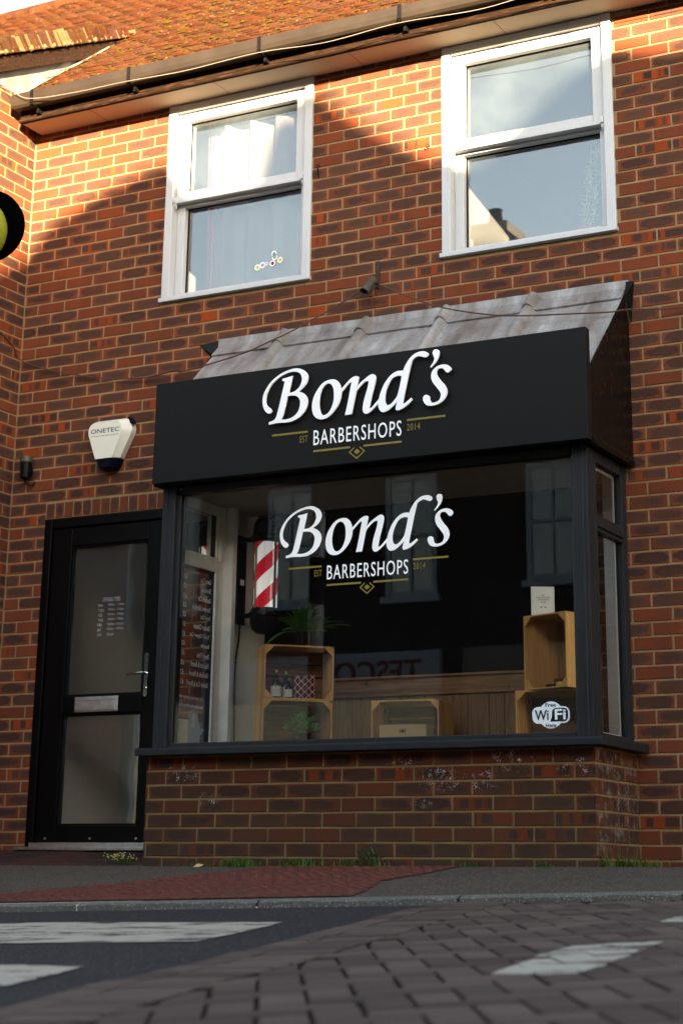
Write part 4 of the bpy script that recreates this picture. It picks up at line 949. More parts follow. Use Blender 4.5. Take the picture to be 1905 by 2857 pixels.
mb=MB(); fg=[(.155,.70),(.15,.745),(.125,.765),(.112,.785),(.128,.795),(.15,.79),(.17,.83),(.185,.865),(.205,.885),(.225,.89),(.245,.882),(.27,.85),(.285,.815),(.295,.80),(.325,.805),(.335,.79),(.32,.775),(.30,.765),(.295,.70)]
mb.poly([SP@Vector((x,y,0)) for x,y in fg],'pale_blue'); mb.poly([SP@Vector((x,y,-.0008)) for x,y in [(.215,.79),(.222,.815),(.215,.85),(.225,.872),(.24,.868),(.248,.84),(.245,.815),(.262,.79),(.25,.782),(.235,.80),(.225,.782)]],'white_int')
mb.build('pale_blue_sticker',None,bay)
# ---------------------------------------------------------------- shop sign
sg=empty('shop_sign',(2.985,-.70,2.155)); tag(sg,'long charcoal shop sign board with raised white script and gold lines, above the shop window','sign')
mb=MB(); mb.box(1.622,4.350,-.724,-.666,2.157,2.767); mb.build('board','signboard',sg,bevel=.003)
logo(-.7245,lambda x:x,lambda z:z,sg,.0,'letter_white','letter_gold',('x','small_lettering','gold_lettering')) if False else None
def raised(sgp):
    mb=MB(); rs=random.Random(2)
    for n_,(o_,hs) in enumerate(GL):
        Ls=[[(a+.0166,b-.0094) for a,b in smooth_loop(q)] for q in [o_]+hs]
        splines('raised_letter',Ls,.0045,'letter_white',sgp,front(-.7505-.0004*n_))
        xs=[p[0] for p in Ls[0]]; zs_=[p[1] for p in Ls[0]]; k=0
        for _ in range(400):
            X,Z=rs.uniform(min(xs),max(xs)),rs.uniform(min(zs_),max(zs_))
            if k<3 and all(inside(X+a,Z+b,Ls[0]) and not any(inside(X+a,Z+b,h) for h in Ls[1:]) for a,b in ((0,0),(.011,0),(-.011,0),(0,.011),(0,-.011))): mb=MB(); mb.tube([(X,-.723,Z),(X,-.7465,Z)],.004,8); mb.build('standoff','blackmatt',sgp); k+=1
raised(sg)
_GL=GL; GL=[]
logo(-.7245,lambda x:x,lambda z:z,sg,.0,'letter_white','letter_gold',('x','small_lettering','gold_lettering'))
GL=_GL
# ---------------------------------------------------------------- side wing
wg=empty('brick_side_wing',(0,-.6,0)); tag(wg,'brick wing with its own mossy tiled roof projecting at the left edge','building')
mb=MB(); PW=lambda u,v,w_:(w_-.0005,-u,v)
wj=lambda k:[(-.225+(.085 if k%2==0 else .1975)+.225*m)+rw.uniform(-.002,.002) for m in range(0,12)]
backing(mb,PW,-.02,1.3,-.2,5.22,[],'mortar'); brickwall(mb,PW,.004,1.295,-.2,5.22,[],wj,'brick')
PWF=lambda u,v,w_:(u,-1.3-w_,v); backing(mb,PWF,-6,-.004,-.4,5.1,[],'mortar'); 
brickwall(mb,PWF,-1.2,-.002,-.2,5.1,[],lambda k:[(-1.4+(.1125 if k%2 else 0)+.225*m) for m in range(0,8)],'brick')
mb.build('wall',None,wg)
WP,WK=5.655,.53
tm=MB(); tiles(tm,WP,-6.5,.062,-1.42,1.03,WK,lambda x,y:True,8)
tm.poly([(-6.5,-1.4,WP+WK*-1.4-.03),(.05,-1.4,WP+WK*-1.4-.03),(.05,1.05,WP+WK*1.05-.03),(-6.5,1.05,WP+WK*1.05-.03)])
wr=tm.build('roof','tile',wg); mossy('moss',WP,WK,-3,.05,-1.4,1.0,lambda x,y:True,900,wr,6)
vb=MB(); rv=random.Random(4); y=-1.46
while y<1.04:
    z=WP+WK*y; sc_=1.0 if y<.6 else max(.35,(1.14-y)/.54)
    for q in range(2):
        yy=y+q*.03+rv.uniform(-.006,.006); h=(.075+rv.uniform(-.012,.014))*sc_; x1=.068+rv.uniform(-.014,.012); dz=WK*(yy-y)
        x1=x1; vb.mesh([(x1,yy,z+dz-.02),(x1,yy+.016,z+dz-.014),(x1-.006,yy+.016-.075*sc_,z+dz+h),(x1-.006,yy-.075*sc_,z+dz+h-.006),(-.10,yy,z+dz-.02),(-.10,yy+.016,z+dz-.014),(-.10,yy+.016-.075*sc_,z+dz+h),(-.10,yy-.075*sc_,z+dz+h-.006)],[(0,1,2,3),(3,2,6,7),(0,3,7,4),(1,5,6,2),(0,4,5,1)],'tile' if rv.random()<.86 else 'render_mortar',(rv.random(),.95 if rv.random()<.5 else .3,.5))
    y+=.06
vb.build('verge_tiles',None,wr)
vm=MB(); y=-1.46
while y<1.0:
    z=WP+WK*y; r0=rv.uniform(.012,.024)*(1 if y<.7 else .6); vm.lathe([(0,-r0),(r0*.9,-r0*.4),(r0,.2*r0),(r0*.6,r0),(0,r0*1.1)],7,(.050+rv.uniform(-.01,.01),y,z-.008)); y+=rv.uniform(.022,.04)
vm.build('verge_mortar','render_mortar',wr,smooth=True)
mb=MB(); mb.prism([(.0,-1.42,WP+WK*-1.42-.035),(.0,1.0,WP+WK*1.0-.035),(.0,1.0,WP+WK*1.0-.15),(.0,-1.42,WP+WK*-1.42-.15)],(.040,0,0)); mb.prism([(.04,-1.42,WP+WK*-1.42-.11),(.04,.98,WP+WK*.98-.11),(.04,.98,WP+WK*.98-.155),(.04,-1.42,WP+WK*-1.42-.155)],(.012,0,0)); mb.build('bargeboard','fascia',wg,bevel=.003)
mb=MB(); mb.poly([(.004,-1.3,5.18),(.004,-.30,5.18),(.004,-.23,5.19),(.004,.80,RP+RK*.80+.01),(.004,.82,WP+WK*.82-.08),(.004,-1.3,WP+WK*-1.3-.10)])
y=-.28
rv=random.Random(8)
while y<.72:   # stepped flashing laid over the tiles
    z=RP+RK*y; mb.prism([(.003,y,z+.01),(.003,y+.20,z+.01+RK*.2),(.003,y+.20,z+.085+RK*.2+rv.uniform(-.01,.01)),(.003,y,z+.06)],(.006,0,0)); mb.poly([(.006,y,z+.018),(.105+rv.uniform(-.015,.02),y,z+.022),(.105+rv.uniform(-.015,.02),y+.2,z+.022+RK*.2),(.006,y+.2,z+.018+RK*.2)]); y+=.203
mb.build('lead_cheek','lead_lit',wg)
# ---------------------------------------------------------------- things fixed to the wall
al=empty('alarm_box',(.81,0,2.60)); tag(al,'cream rounded triangular alarm box with dark navy base on the brick wall','alarm box')
def tri(cx,zt_,zb_,ht,hb_,r,y):
    P=[(cx-ht,zt_),(cx+ht,zt_),(cx+hb_,zb_),(cx-hb_,zb_)]; out=[]
    for i in range(4):
        a,b,c=Vector(P[i-1]),Vector(P[i]),Vector(P[(i+1)%4]); u,v=(a-b).normalized(),(c-b).normalized()
        for k in range(6):
            t=k/5; p0=b+u*r; p1=b+v*r; q=(p0*(1-t)**2+b*2*t*(1-t)+p1*t*t); out.append((q.x,y,q.y))
    return out
def rings_of(L,n=6):
    out=[]
    for y,P,rr_ in L:
        ring=[]
        for i in range(len(P)):
            a,b,c=Vector(P[i-1]),Vector(P[i]),Vector(P[(i+1)%len(P)]); r_=rr_[i]; u,v=(a-b).normalized(),(c-b).normalized()
            for k in range(n):
                t=k/(n-1); q=(b+u*r_)*(1-t)**2+b*2*t*(1-t)+(b+v*r_)*t*t; ring.append((q.x,y,q.y))
        out.append(ring)
    return out
def loft(mb,L,m=None):
    rg_=rings_of(L); n=len(rg_[0]); k=len(rg_); vs=[p for r_ in rg_ for p in r_]
    mb.mesh(vs,[(i*n+j,i*n+(j+1)%n,(i+1)*n+(j+1)%n,(i+1)*n+j) for i in range(k-1) for j in range(n)]+[tuple(range((k-1)*n,k*n))],m)
rA=[.055,.045,.03,.006,.006,.03]; rC=[.036,.034,.022,.005,.005,.022]
def alp(s_,dx,dz):   # hexagonal cover outline: shoulders, then long slopes to the cut base
    return [(.812-.152*s_+dx,2.785+dz),(.812+.152*s_+dx,2.785+dz),(.812+.176*s_+dx,2.705),(.812+.088*s_+dx,2.525),(.812-.088*s_+dx,2.525),(.812-.176*s_+dx,2.705)]
mb=MB(); loft(mb,[(-.004,alp(1,0,0),rA),(-.050,alp(.99,0,0),rA),(-.078,alp(.80,-.012,-.014),rC),(-.090,alp(.76,-.014,-.020),rC)]); mb.build('cover','offwhite',al,smooth=True)
rB=[.006,.006,.02,.02]
def lns(s_,dx,dz): return [(.812-.088*s_+dx,2.5245),(.812+.088*s_+dx,2.5245),(.812+.054*s_+dx,2.452+dz),(.812-.054*s_+dx,2.452+dz)]
mb=MB(); loft(mb,[(-.004,lns(1,0,0),rB),(-.048,lns(.98,0,0),rB),(-.074,lns(.80,-.010,.008),rB),(-.084,lns(.72,-.012,.014),rB)]); mb.build('strobe_lens','navy',al,smooth=True)
mb=MB(); mb.prism([(.950,-.030,2.792),(.976,-.030,2.789),(.996,-.030,2.760),(.998,-.030,2.738),(.970,-.030,2.745)],(0,-.028,0)); mb.build('corner_cap','navy',al,bevel=.004)
mb=MB(); fit_text(mb,'ONETEC',.688,.912,2.694,2.724,front(-.0912),bold=.006); fit_text(mb,'www.onetec.org.uk',.690,.908,2.669,2.682,front(-.0912)); mb.build('lettering','letter_blue',al)
sn_=empty('wall_sensor_lamp',(.14,-.02,2.5)); tag(sn_,'small black bulkhead sensor with taupe cap near the wall corner','sensor lamp')
mb=MB(); mb.lathe([(.026,2.455),(.036,2.462),(.038,2.56),(.033,2.566)],20,(.145,-.052,0)); mb.box(.125,.165,-.03,-.003,2.48,2.54); mb.build('body','blackplastic',sn_,smooth=True)
mb=MB(); mb.lathe([(.040,2.566),(.042,2.592),(.038,2.604),(.0,2.608)],20,(.145,-.052,0)); mb.build('cap','taupe',sn_,smooth=True)
mb=MB(); mb.tube([(.14,-.05,2.456),(.145,-.045,2.43),(.165,-.03,2.412),(.185,-.012,2.42),(.188,-.004,2.44)],.006,8); mb.build('cable_tail','blackmatt',sn_,smooth=True)
sp=empty('wall_spotlight',(2.73,0,3.5)); tag(sp,'small taupe cylinder spotlight on a rusty bracket below the bedroom windows','spotlight')
mb=MB(); mb.box(2.721,2.747,-.010,-.001,3.425,3.600); mb.tube([(2.734,-.008,3.455),(2.734,-.05,3.455)],.009,8); mb.tube([(2.734,-.012,3.58),(2.734,-.012,3.581)],.007,8); mb.build('bracket','rust',sp,bevel=.002)
A=Vector((2.722,-.045,3.475)); B=Vector((2.697,-.112,3.378)); ax=(B-A).normalized()
q=ax.to_track_quat('Z','Y').to_matrix().to_4x4(); T=Matrix.Translation(A)@q; Ln=(B-A).length
mb=MB(); mb.lathe([(0,-.002),(.026,0),(.029,.004),(.029,Ln),(.026,Ln),(.025,Ln-.05),(0,Ln-.055)],24,T=T); mb.build('lamp_body','taupe',sp,smooth=True)
def smoothpath(P,k=6):
    P=[Vector(p) for p in P]; out=[]
    for i in range(len(P)-1):
        p0,p1,p2,p3=P[max(i-1,0)],P[i],P[i+1],P[min(i+2,len(P)-1)]
        for j in range(k):
            t=j/k; out.append(.5*((2*p1)+(-p0+p2)*t+(2*p0-5*p1+4*p2-p3)*t*t+(-p0+3*p1-3*p2+p3)*t**3))
    out.append(P[-1]); return out
mb=MB(); mb.tube(smoothpath([(.012,-.30,3.45),(.014,-.12,3.38),(.043,-.04,3.285),(.358,-.03,3.171),(.736,-.03,3.082),(1.056,-.035,3.048),(1.335,-.09,3.052),(1.396,-0.150,3.016),(1.600,-0.200,3.016),(1.903,-0.200,3.063),(2.090,-0.170,3.132),(2.209,-0.140,3.183),(2.467,-0.080,3.316),(2.633,-.05,3.406),(2.70,-.03,3.44)]),.0046,6)
tag(mb.build('sagging_cable','wire',smooth=True),'thin brown cable sagging from the left corner up to the spotlight','cable')
mb=MB(); mb.tube(smoothpath([(2.745,-.02,3.44),(2.80,-.05,3.415),(2.980,-0.120,3.312),(3.200,-0.170,3.202),(3.437,-0.240,3.111),(3.649,-0.270,3.052),(3.831,-0.270,3.025),(3.999,-0.270,3.009),(4.198,-0.270,2.990),(4.341,-0.250,2.984),(4.396,-0.160,3.015),(4.72,-.03,3.027),(5.4,-.03,3.06),(7.0,-.02,3.2)]),.0046,6)
tag(mb.build('draped_cable','wire',smooth=True),'thin brown cable draped from the spotlight over the lead roof to the right','cable')
mb=MB(); mb.tube(smoothpath([(-.6,-.52,5.46),(-.028,-.42,5.185),(.089,-.40,5.122),(.235,-.392,5.044),(.6,-.388,5.015),(1.04,-.390,5.008),(1.5,-.388,4.990),(2.053,-.390,5.000),(2.55,-.39,4.965),(3.06,-.390,4.985),(3.6,-.388,4.955),(4.06,-.392,4.975),(5,-.39,4.95),(7.2,-.39,4.97)],8),.0025,6)
tag(mb.build('white_cable','whitecable',smooth=True),'thin white cable strung along the underside of the gutter','cable')
for (X,m_,lab) in ((2.309,'navy','small hook eye with green line just right of the left bedroom window'),(3.086,'rust','small rusty hook eye in the brickwork just left of the right bedroom window')):
    mb=MB(); mb.tube([(X,.002,4.31),(X,-.02,4.308)],.0035,6); mb.tube([(X+.011*math.cos(t*math.pi/7),-.028-.002,4.302+.011*math.sin(t*math.pi/7)) for t in range(15)],.003,6)
    if X<2.5: mb.tube([(X,-.03,4.29),(X-.008,-.015,4.26),(X-.004,-.008,4.23)],.004,6)
    o=mb.build('hook_eye',m_,smooth=True); tag(o,lab,'hook')
# curtains and the plant behind the upper windows
mb=MB(); n=90; vs=[]
for i in range(n+1):
    x=1.36+.80*i/n; y=.19+.045*math.sin(i*.27+.6)+.010*math.sin(i*.61+1)
    vs+=[(x,y,4.93),(x+.012*math.sin(i*.2),y*.98,4.3),(x+.02*math.sin(i*.17),y,3.56)]
mb.mesh(vs,[(i*3+j,i*3+3+j,i*3+4+j,i*3+1+j) for i in range(n) for j in (0,1)]); tag(mb.build('net_curtain','curtain',smooth=True),'white pleated net curtain behind the left bedroom window','curtain')
mb=MB(); vs=[]
for i in range(13): x=1.30+.075*i/12; y=.23+.008*math.sin(i*1.3); vs+=[(x,y,4.93),(x+.03,y,3.56)]
mb.mesh(vs,[(2*i,2*i+2,2*i+3,2*i+1) for i in range(12)]); tag(mb.build('pink_curtain','pink',smooth=True),'narrow strip of pink curtain beside the white one in the left bedroom window','curtain')
mb=MB(); vs=[]
for i in range(13): x=4.16+.06*i/12; y=.26+.008*math.sin(i*1.3); vs+=[(x,y,4.93),(x-.03,y,3.56)]
mb.mesh(vs,[(2*i,2*i+2,2*i+3,2*i+1) for i in range(12)]); tag(mb.build('pink_curtain','pink',smooth=True),'faint pink curtain edge at the right side of the right bedroom window','curtain')
def leaf(mb,p,d,l,w_,m=None,fold=.25,c=None):
    d=Vector(d).normalized(); s_=d.cross(Vector((0,0,1)))
    if s_.length<.1: s_=Vector((1,0,0))
    s_.normalize(); u=s_.cross(d); p=Vector(p); c=c or (random.random(),random.random(),.5)
    a=p; b=p+d*l*.45+s_*w_/2+u*w_*fold; e=p+d*l; f=p+d*l*.45-s_*w_/2+u*w_*fold; g_=p+d*l*.5
    mb.mesh([a,b,e,f,g_],[(0,1,4),(1,2,4),(2,3,4),(3,0,4)],m,c)
pl=empty('window_houseplant',(4.07,.16,3.59)); tag(pl,'climbing pale green houseplant in a pink pot behind the right bedroom window','plant')
mb=MB(); mb.lathe([(.035,0),(.055,.075),(.058,.085),(.052,.085)],18,(4.04,.17,3.586)); mb.build('pot','pink',pl,smooth=True)
mb=MB(); r=random.Random(3)
for s_ in range(5):
    bx=4.04+r.uniform(-.02,.02); P=[(bx,.17,3.66),(bx+.03+r.uniform(-.03,.03),.16,3.8),(bx+.06+r.uniform(-.03,.04),.15,4.0+r.uniform(-.05,.1)),(bx+.08+r.uniform(-.04,.03),.15,4.2+r.uniform(-.2,.1))]
    sp_=smoothpath(P,5); mb.tube(sp_,.002,5)
    for q in sp_[1:]:
        for _ in range(3): leaf(mb,q,(r.uniform(-1,1),r.uniform(-.6,.3),r.uniform(-.4,.8)),r.uniform(.025,.045),r.uniform(.018,.028))
mb.build('foliage','leafgreen',pl)
# ---------------------------------------------------------------- crossing beacon at the left edge
bc=empty('crossing_beacon',(1.60,-2.46,-.17)); tag(bc,'yellow globe crossing beacon with round black backing at the left edge','beacon')
mb=MB()
for i in range(10): mb.lathe([(.052,-.2+.32*i),(.052,.12+.32*i)],20,(1.60,-2.46,0),'letter_white' if i%2 else 'blackmatt')
mb.build('pole',None,bc,smooth=True)
mb=MB(); rg=.183; mb.lathe([(rg*math.sin(math.pi*i/22),-rg*math.cos(math.pi*i/22)) for i in range(23)],40,(1.605,-2.46,3.185)); mb.build('globe','yellowglobe',bc,smooth=True)
mb=MB(); mb.lathe([(.055,2.93),(.075,2.96),(.08,3.02),(.07,3.03)],20,(1.605,-2.46,0)); mb.build('globe_collar','blackmatt',bc,smooth=True)
nrm=Vector((.30,-.95,-.10)).normalized(); c0=Vector((1.640,-2.385,3.228)); T=Matrix.Translation(c0)@(-nrm).to_track_quat('Z','Y').to_matrix().to_4x4()
mb=MB(); mb.lathe([(0,.004),(.190,.0),(.196,.012),(.192,.05),(.14,.09),(0,.10)],44,T=T); mb.build('backing_dish','deepblack',bc,smooth=True)
# ---------------------------------------------------------------- barber pole
bp_=empty('barber_pole',(1.672,.22,1.44)); tag(bp_,'red and white striped barber pole with black caps hanging on the cream reveal','barber pole')
mb=MB(); mb.box(1.6725,1.686,.165,.265,1.446,1.998); mb.build('back_plate','blackplastic',bp_,bevel=.004)
mb=MB(); mb.box(1.686,1.690,.195,.235,1.69,1.725); mb.build('plate_label','letter_white',bp_)
cx,cy=1.855,.22
for z in (1.50,1.975):
    mb=MB(); mb.tube([(1.684,cy,z),(1.79,cy,z)],.016,12); mb.build('bracket','blackplastic',bp_,smooth=True)
mb=MB(); n,mz=72,40; z0,z1=1.535,1.948; vs=[];r_=.074
for i in range(mz+1):
    for j in range(n): t=2*math.pi*j/n; vs.append((cx+r_*math.cos(t),cy+r_*math.sin(t),z0+(z1-z0)*i/mz))
b0=len(mb.v); mb.v+=vs
for i in range(mz):
    for j in range(n):
        j2=(j+1)%n; mb.f.append((i*n+j,i*n+j2,(i+1)*n+j2,(i+1)*n+j)); mb.mi.append(0); mb.uv.append([(0,0)]*4)
        def hv(jj,ii): return 10+.13-2*jj/n+(z1-z0)*ii/mz/.21
        mb.c.append([(hv(j,i),0,0),(hv(j+1,i),0,0),(hv(j+1,i+1),0,0),(hv(j,i+1),0,0)])
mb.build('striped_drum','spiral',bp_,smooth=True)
M['tubeglass']=glass('clear_tube',.02,1.0,(.97,.97,.97),.0)
mb=MB(); 
for j in range(48):
    a,b=2*math.pi*j/48,2*math.pi*(j+1)/48; q=.080; mb.poly([(cx+q*math.cos(a),cy+q*math.sin(a),z0),(cx+q*math.cos(b),cy+q*math.sin(b),z0),(cx+q*math.cos(b),cy+q*math.sin(b),z1),(cx+q*math.cos(a),cy+q*math.sin(a),z1)])
mb.build('clear_tube','tubeglass',bp_,smooth=True)
mb=MB(); mb.lathe([(.078,1.945),(.086,1.950),(.090,1.965),(.098,1.970),(.098,1.985),(.088,1.992),(.086,2.04),(.080,2.07),(.062,2.095),(.03,2.108),(0,2.11)],40,(cx,cy,0)); mb.build('top_cap','blackplastic',bp_,smooth=True)
mb=MB(); mb.lathe([(.078,1.538),(.086,1.534),(.090,1.516),(.102,1.508),(.104,1.488),(.094,1.480),(.092,1.44),(.080,1.405),(.055,1.385),(.02,1.378),(0,1.378)],40,(cx,cy,0)); mb.build('bottom_cap','blackplastic',bp_,smooth=True)
mb=MB(); mb.tube(smoothpath([(1.678,.215,1.446),(1.682,.205,1.36),(1.678,.18,1.21),(1.680,.175,1.05),(1.679,.185,.88),(1.680,.19,.75),(1.68,.20,.622)]),.005,6)
mb.tube([(1.678,.18,1.215),(1.678,.18,1.205)],.009,6); tag(mb.build('black_power_cable','blackmatt',smooth=True),'black power cable running down the cream reveal below the barber pole','cable')
# ---------------------------------------------------------------- crates
def crate(w_,h,dp,tall=False,seed=1):
    r=random.Random(seed); t=.0085
    root=empty('wooden_crate',(0,0,0)); c=lambda:(r.random()*.8,r.random(),.5)
    hm,vm=('crate_h','crate_v')
    def strips(a0,a1,n,g=.005):
        s_=(a1-a0)/n; return [(a0+i*s_+g/2,a0+(i+1)*s_-g/2) for i in range(n)]
    for nm,x0 in (('side_panel',0.),('side_panel',w_-t)):
        mb=MB()
        for a,b in strips(0,dp,3): mb.box(x0,x0+t,a,b,t,h-t,vm,c())
        mb.build(nm,None,root,local=True,bevel=.001)
    for nm,z0 in (('bottom_panel',0.),('top_panel',h-t)):
        mb=MB()
        for a,b in strips(0,dp,3): mb.box(0,w_,a,b,z0,z0+t,hm,c())
        mb.build(nm,None,root,local=True,bevel=.001)
    mb=MB()
    if tall:
        for a,b in strips(t,w_-t,4): mb.box(a,b,dp-t,dp-.0005,t,h-t,'panel_v',c())
    else:
        for a,b in strips(t,h-t,4,.007): mb.box(t,w_-t,dp-t,dp-.0005,a,b,'panel_h',c())
    mb.build('back_panel',None,root,local=True,bevel=.001)  # darker brown boards, also standing in for shade inside the crate
    L=.048
    for sx in (0,1):
        for sz in (0,1):
            x0=t if not sx else w_-t; z0=t if not sz else h-t; dx=L if not sx else -L; dz=L if not sz else -L
            mb=MB(); mb.prism([(x0,.003,z0),(x0+dx,.003,z0),(x0,.003,z0+dz)],(0,.022,0),vm,c()); mb.build('corner_block',None,root,local=True)
    return root
def crate_local(lx,ly,lz_,P,th):
    c,s_=math.cos(th),math.sin(th); return Vector((P[0]+c*lx-s_*ly,P[1]+s_*lx+c*ly,P[2]+lz_))
gp='pale wooden crates used as display shelves in the shop window'
CW,CHh,CD=.41,.31,.27
c1=crate(CW,CHh,CD,seed=2); PL1=((2.185,-.332,.6205),R(41.5)); c1.location=PL1[0]; c1.rotation_euler=(0,0,PL1[1]); tag(c1,'lower crate of the left stack, holding the bushy green plant','crate',gp)
c2=copy_tree(c1); PL2=((2.19,-.33,.9315),R(41.5)); c2.location=PL2[0]; c2.rotation_euler=(0,0,PL2[1]); tag(c2,'upper crate of the left stack, holding pump bottles and a check box','crate',gp)
c3=copy_tree(c1); PM=((2.712,0.0,.6205),R(6.3)); c3.location=PM[0]; c3.rotation_euler=(0,0,PM[1]); tag(c3,'single low crate in the middle of the window with a brown box inside','crate',gp)
c4=copy_tree(c1); PR1=((3.700,-.215,.6205),R(4)); c4.location=PR1[0]; c4.rotation_euler=(0,0,PR1[1]); tag(c4,'lower crate of the right stack behind the wifi sticker','crate',gp)
c5=crate(.31,.40,.27,True,5); PR2=((3.747,-.2,.9315),R(-20.5)); c5.location=PR2[0]; c5.rotation_euler=(0,0,PR2[1]); tag(c5,'tall crate standing on end on the right stack with small tins inside','crate',gp)
def at_crate(name,P,lx,ly,lz_,extra=0.): return empty(name,crate_local(lx,ly,lz_,P[0],P[1]),P[1]+extra)
# book
b_=at_crate('book',PR2,.035,.035,.401,R(48)); tag(b_,'cream hardback book standing upright on top of the tall crate','book')
mb=MB(); mb.box(0,.124,0,.003,0,.162); mb.box(0,.124,.019,.022,0,.162); mb.box(-.003,0,0,.022,0,.162); mb.build('cover','paper',b_,local=True,bevel=.0008)
mb=MB(); mb.box(.001,.120,.0035,.0185,.003,.159); mb.build('pages','label',b_,local=True)
mb=MB(); F=Matrix(((1,0,0,0),(0,0,-1,-.0006),(0,1,0,0),(0,0,0,1)))
fit_text(mb,'The',.053,.071,.110,.119,F,'rust'); fit_text(mb,'MOUSTACHE',.026,.100,.098,.106,F,'rust'); fit_text(mb,"GROWER'S",.033,.093,.086,.094,F,'rust'); fit_text(mb,'Guide',.050,.076,.072,.082,F,'rust')
mb.poly([F@Vector(p) for p in ((.042,.046,0),(.052,.053,0),(.060,.052,0),(.056,.048,0))],'letter_black'); mb.poly([F@Vector(p) for p in ((.066,.052,0),(.074,.053,0),(.084,.046,0),(.070,.048,0))],'letter_black')
mb.build('title_lettering',None,b_,local=True)
# tins
for nm,lx,ly,lz_,r_,h,m_,lab in (('round_tin',.125,.13,.0095,.028,.018,'blackplastic',None),('round_tin',.165,.15,.0,.036,.022,'redtin',None),('round_tin',.205,.09,.0095,.034,.024,'yellowtin',None),('round_tin',.165,.15,.0,.036,.022,'redtin',None)):
    pass
def tin(P,lx,ly,lz_,r_,h,m_,lab):
    o=at_crate('round_tin',P,lx,ly,lz_); tag(o,lab,'tin','styling product tins in the tall crate')
    mb=MB(); mb.lathe([(0,0),(r_*.97,0),(r_*.97,h*.45)],28); mb.build('tin_base',m_,o,smooth=True,local=True)
    mb=MB(); mb.lathe([(r_,h*.45),(r_*1.01,h*.5),(r_*1.01,h*.93),(r_*.97,h),(0,h)],28); mb.build('lid',m_,o,smooth=True,local=True)
tin(PR2,.115,.10,.0095,.036,.021,'blackplastic','low black tin at the front left in the tall crate')
tin(PR2,.205,.08,.0095,.036,.026,'yellowtin','yellow tin at the front right in the tall crate')
tin(PR2,.150,.14,.0095,.045,.026,'blackplastic','black tin at the back of the tall crate, under the red tin')
tin(PR2,.150,.14,.0360,.045,.026,'redtin','dark red tin on top of another in the tall crate')
# bottles
def bottle(P,lx,ly,s_,lab):
    o=at_crate('pump_bottle',P,lx,ly,.0095); tag(o,lab,'bottle','brown bottles with cream labels')
    mb=MB(); mb.lathe([(0,0),(.029*s_,0),(.031*s_,.004*s_),(.031*s_,.075*s_),(.026*s_,.092*s_),(.012*s_,.104*s_),(.011*s_,.112*s_)],28); mb.build('bottle_body','bottle',o,smooth=True,local=True)
    mb=MB(); mb.lathe([(.0315*s_,.008*s_),(.0316*s_,.068*s_)],28); mb.build('paper_label','label',o,smooth=True,local=True)
    mb=MB(); F=Matrix.Rotation(R(-14),4,'Z')@Matrix(((1,0,0,0),(0,0,-1,-.0322*s_),(0,1,0,0),(0,0,0,1))); mb.poly([F@Vector(p) for p in ((-.004,.058*s_,0),(.004,.058*s_,0),(.004,.064*s_,0),(-.004,.064*s_,0))]); 
    for k in range(4): mb.poly([F@Vector(p) for p in ((-.012+.002*k,(.046-.008*k)*s_,0),(.012-.002*k,(.046-.008*k)*s_,0),(.012-.002*k,(.0475-.008*k)*s_,0),(-.012+.002*k,(.0475-.008*k)*s_,0))])
    mb.build('label_print','letter_black',o,local=True)
    mb=MB(); mb.lathe([(.0145*s_,.108*s_),(.0145*s_,.128*s_),(.009*s_,.132*s_),(.009*s_,.140*s_),(0,.141*s_)],20); mb.build('cap','blackmatt',o,smooth=True,local=True)
    mb=MB(); mb.lathe([(.006*s_,.1405*s_),(.0075*s_,.146*s_),(.006*s_,.160*s_),(0,.161*s_)],16); mb.build('nozzle','chrome',o,smooth=True,local=True)
bottle(PL2,.083,.06,1.0,'tall pump bottle at the left of the shelf in the upper left crate')
bottle(PL2,.148,.105,.98,'tall pump bottle standing behind the small bottle')
bottle(PL2,.155,.045,.72,'small brown bottle in front, beside the check box')
o=at_crate('gift_box',PL2,.19,.055,.0095,R(-4)); tag(o,'shiny red and black check gift box beside the bottles','gift box')
mb=MB(); mb.box(0,.062,.02,.09,0,.132); mb.box(.063,.118,0,.07,0,.138); mb.build('check_carton','tartan',o,local=True,bevel=.001)
o=at_crate('cardboard_box',PM,.045,.03,.0095,R(2)); tag(o,'shallow brown cardboard box with a small black emblem in the middle crate','box')
mb=MB(); mb.box(0,.275,0,.20,0,.15); mb.build('tray','card',o,local=True,bevel=.001); mb=MB(); mb.box(-.002,.277,-.002,.202,.03,.165); mb.build('lid','card',o,local=True,bevel=.0015)
mb=MB(); F=Matrix(((1,0,0,0),(0,0,-1,-.0035),(0,1,0,0),(0,0,0,1)))
def stroke(a,b,t): 
    a,b=Vector(a),Vector(b); d=(b-a).normalized(); n_=Vector((-d.y,d.x))*t/2; mb.poly([F@Vector((p.x,p.y,0)) for p in (a-n_,b-n_,b+n_,a+n_)])
ex,ez=.137,.128
for a,b,t in (((-.020,0),(.020,0),.004),((0,-.016),(0,.016),.004),((-.019,-.015),(.019,.015),.0028),((-.019,.015),(.019,-.015),.0028),((-.02,-.006),(-.008,-.003),.002),((.02,-.006),(.008,-.003),.002),((-.02,.006),(-.008,.003),.002),((.02,.006),(.008,.003),.002)): stroke((ex+a[0],ez+a[1]),(ex+b[0],ez+b[1]),t)
mb.build('printed_emblem','letter_black',o,local=True)
mb=MB(); mb.box(1.70,1.712,-.50,-.375,.621,.822); tag(mb.build('white_card','white_int',bevel=.001),'white card propped in the lower left corner behind the shop window','card')
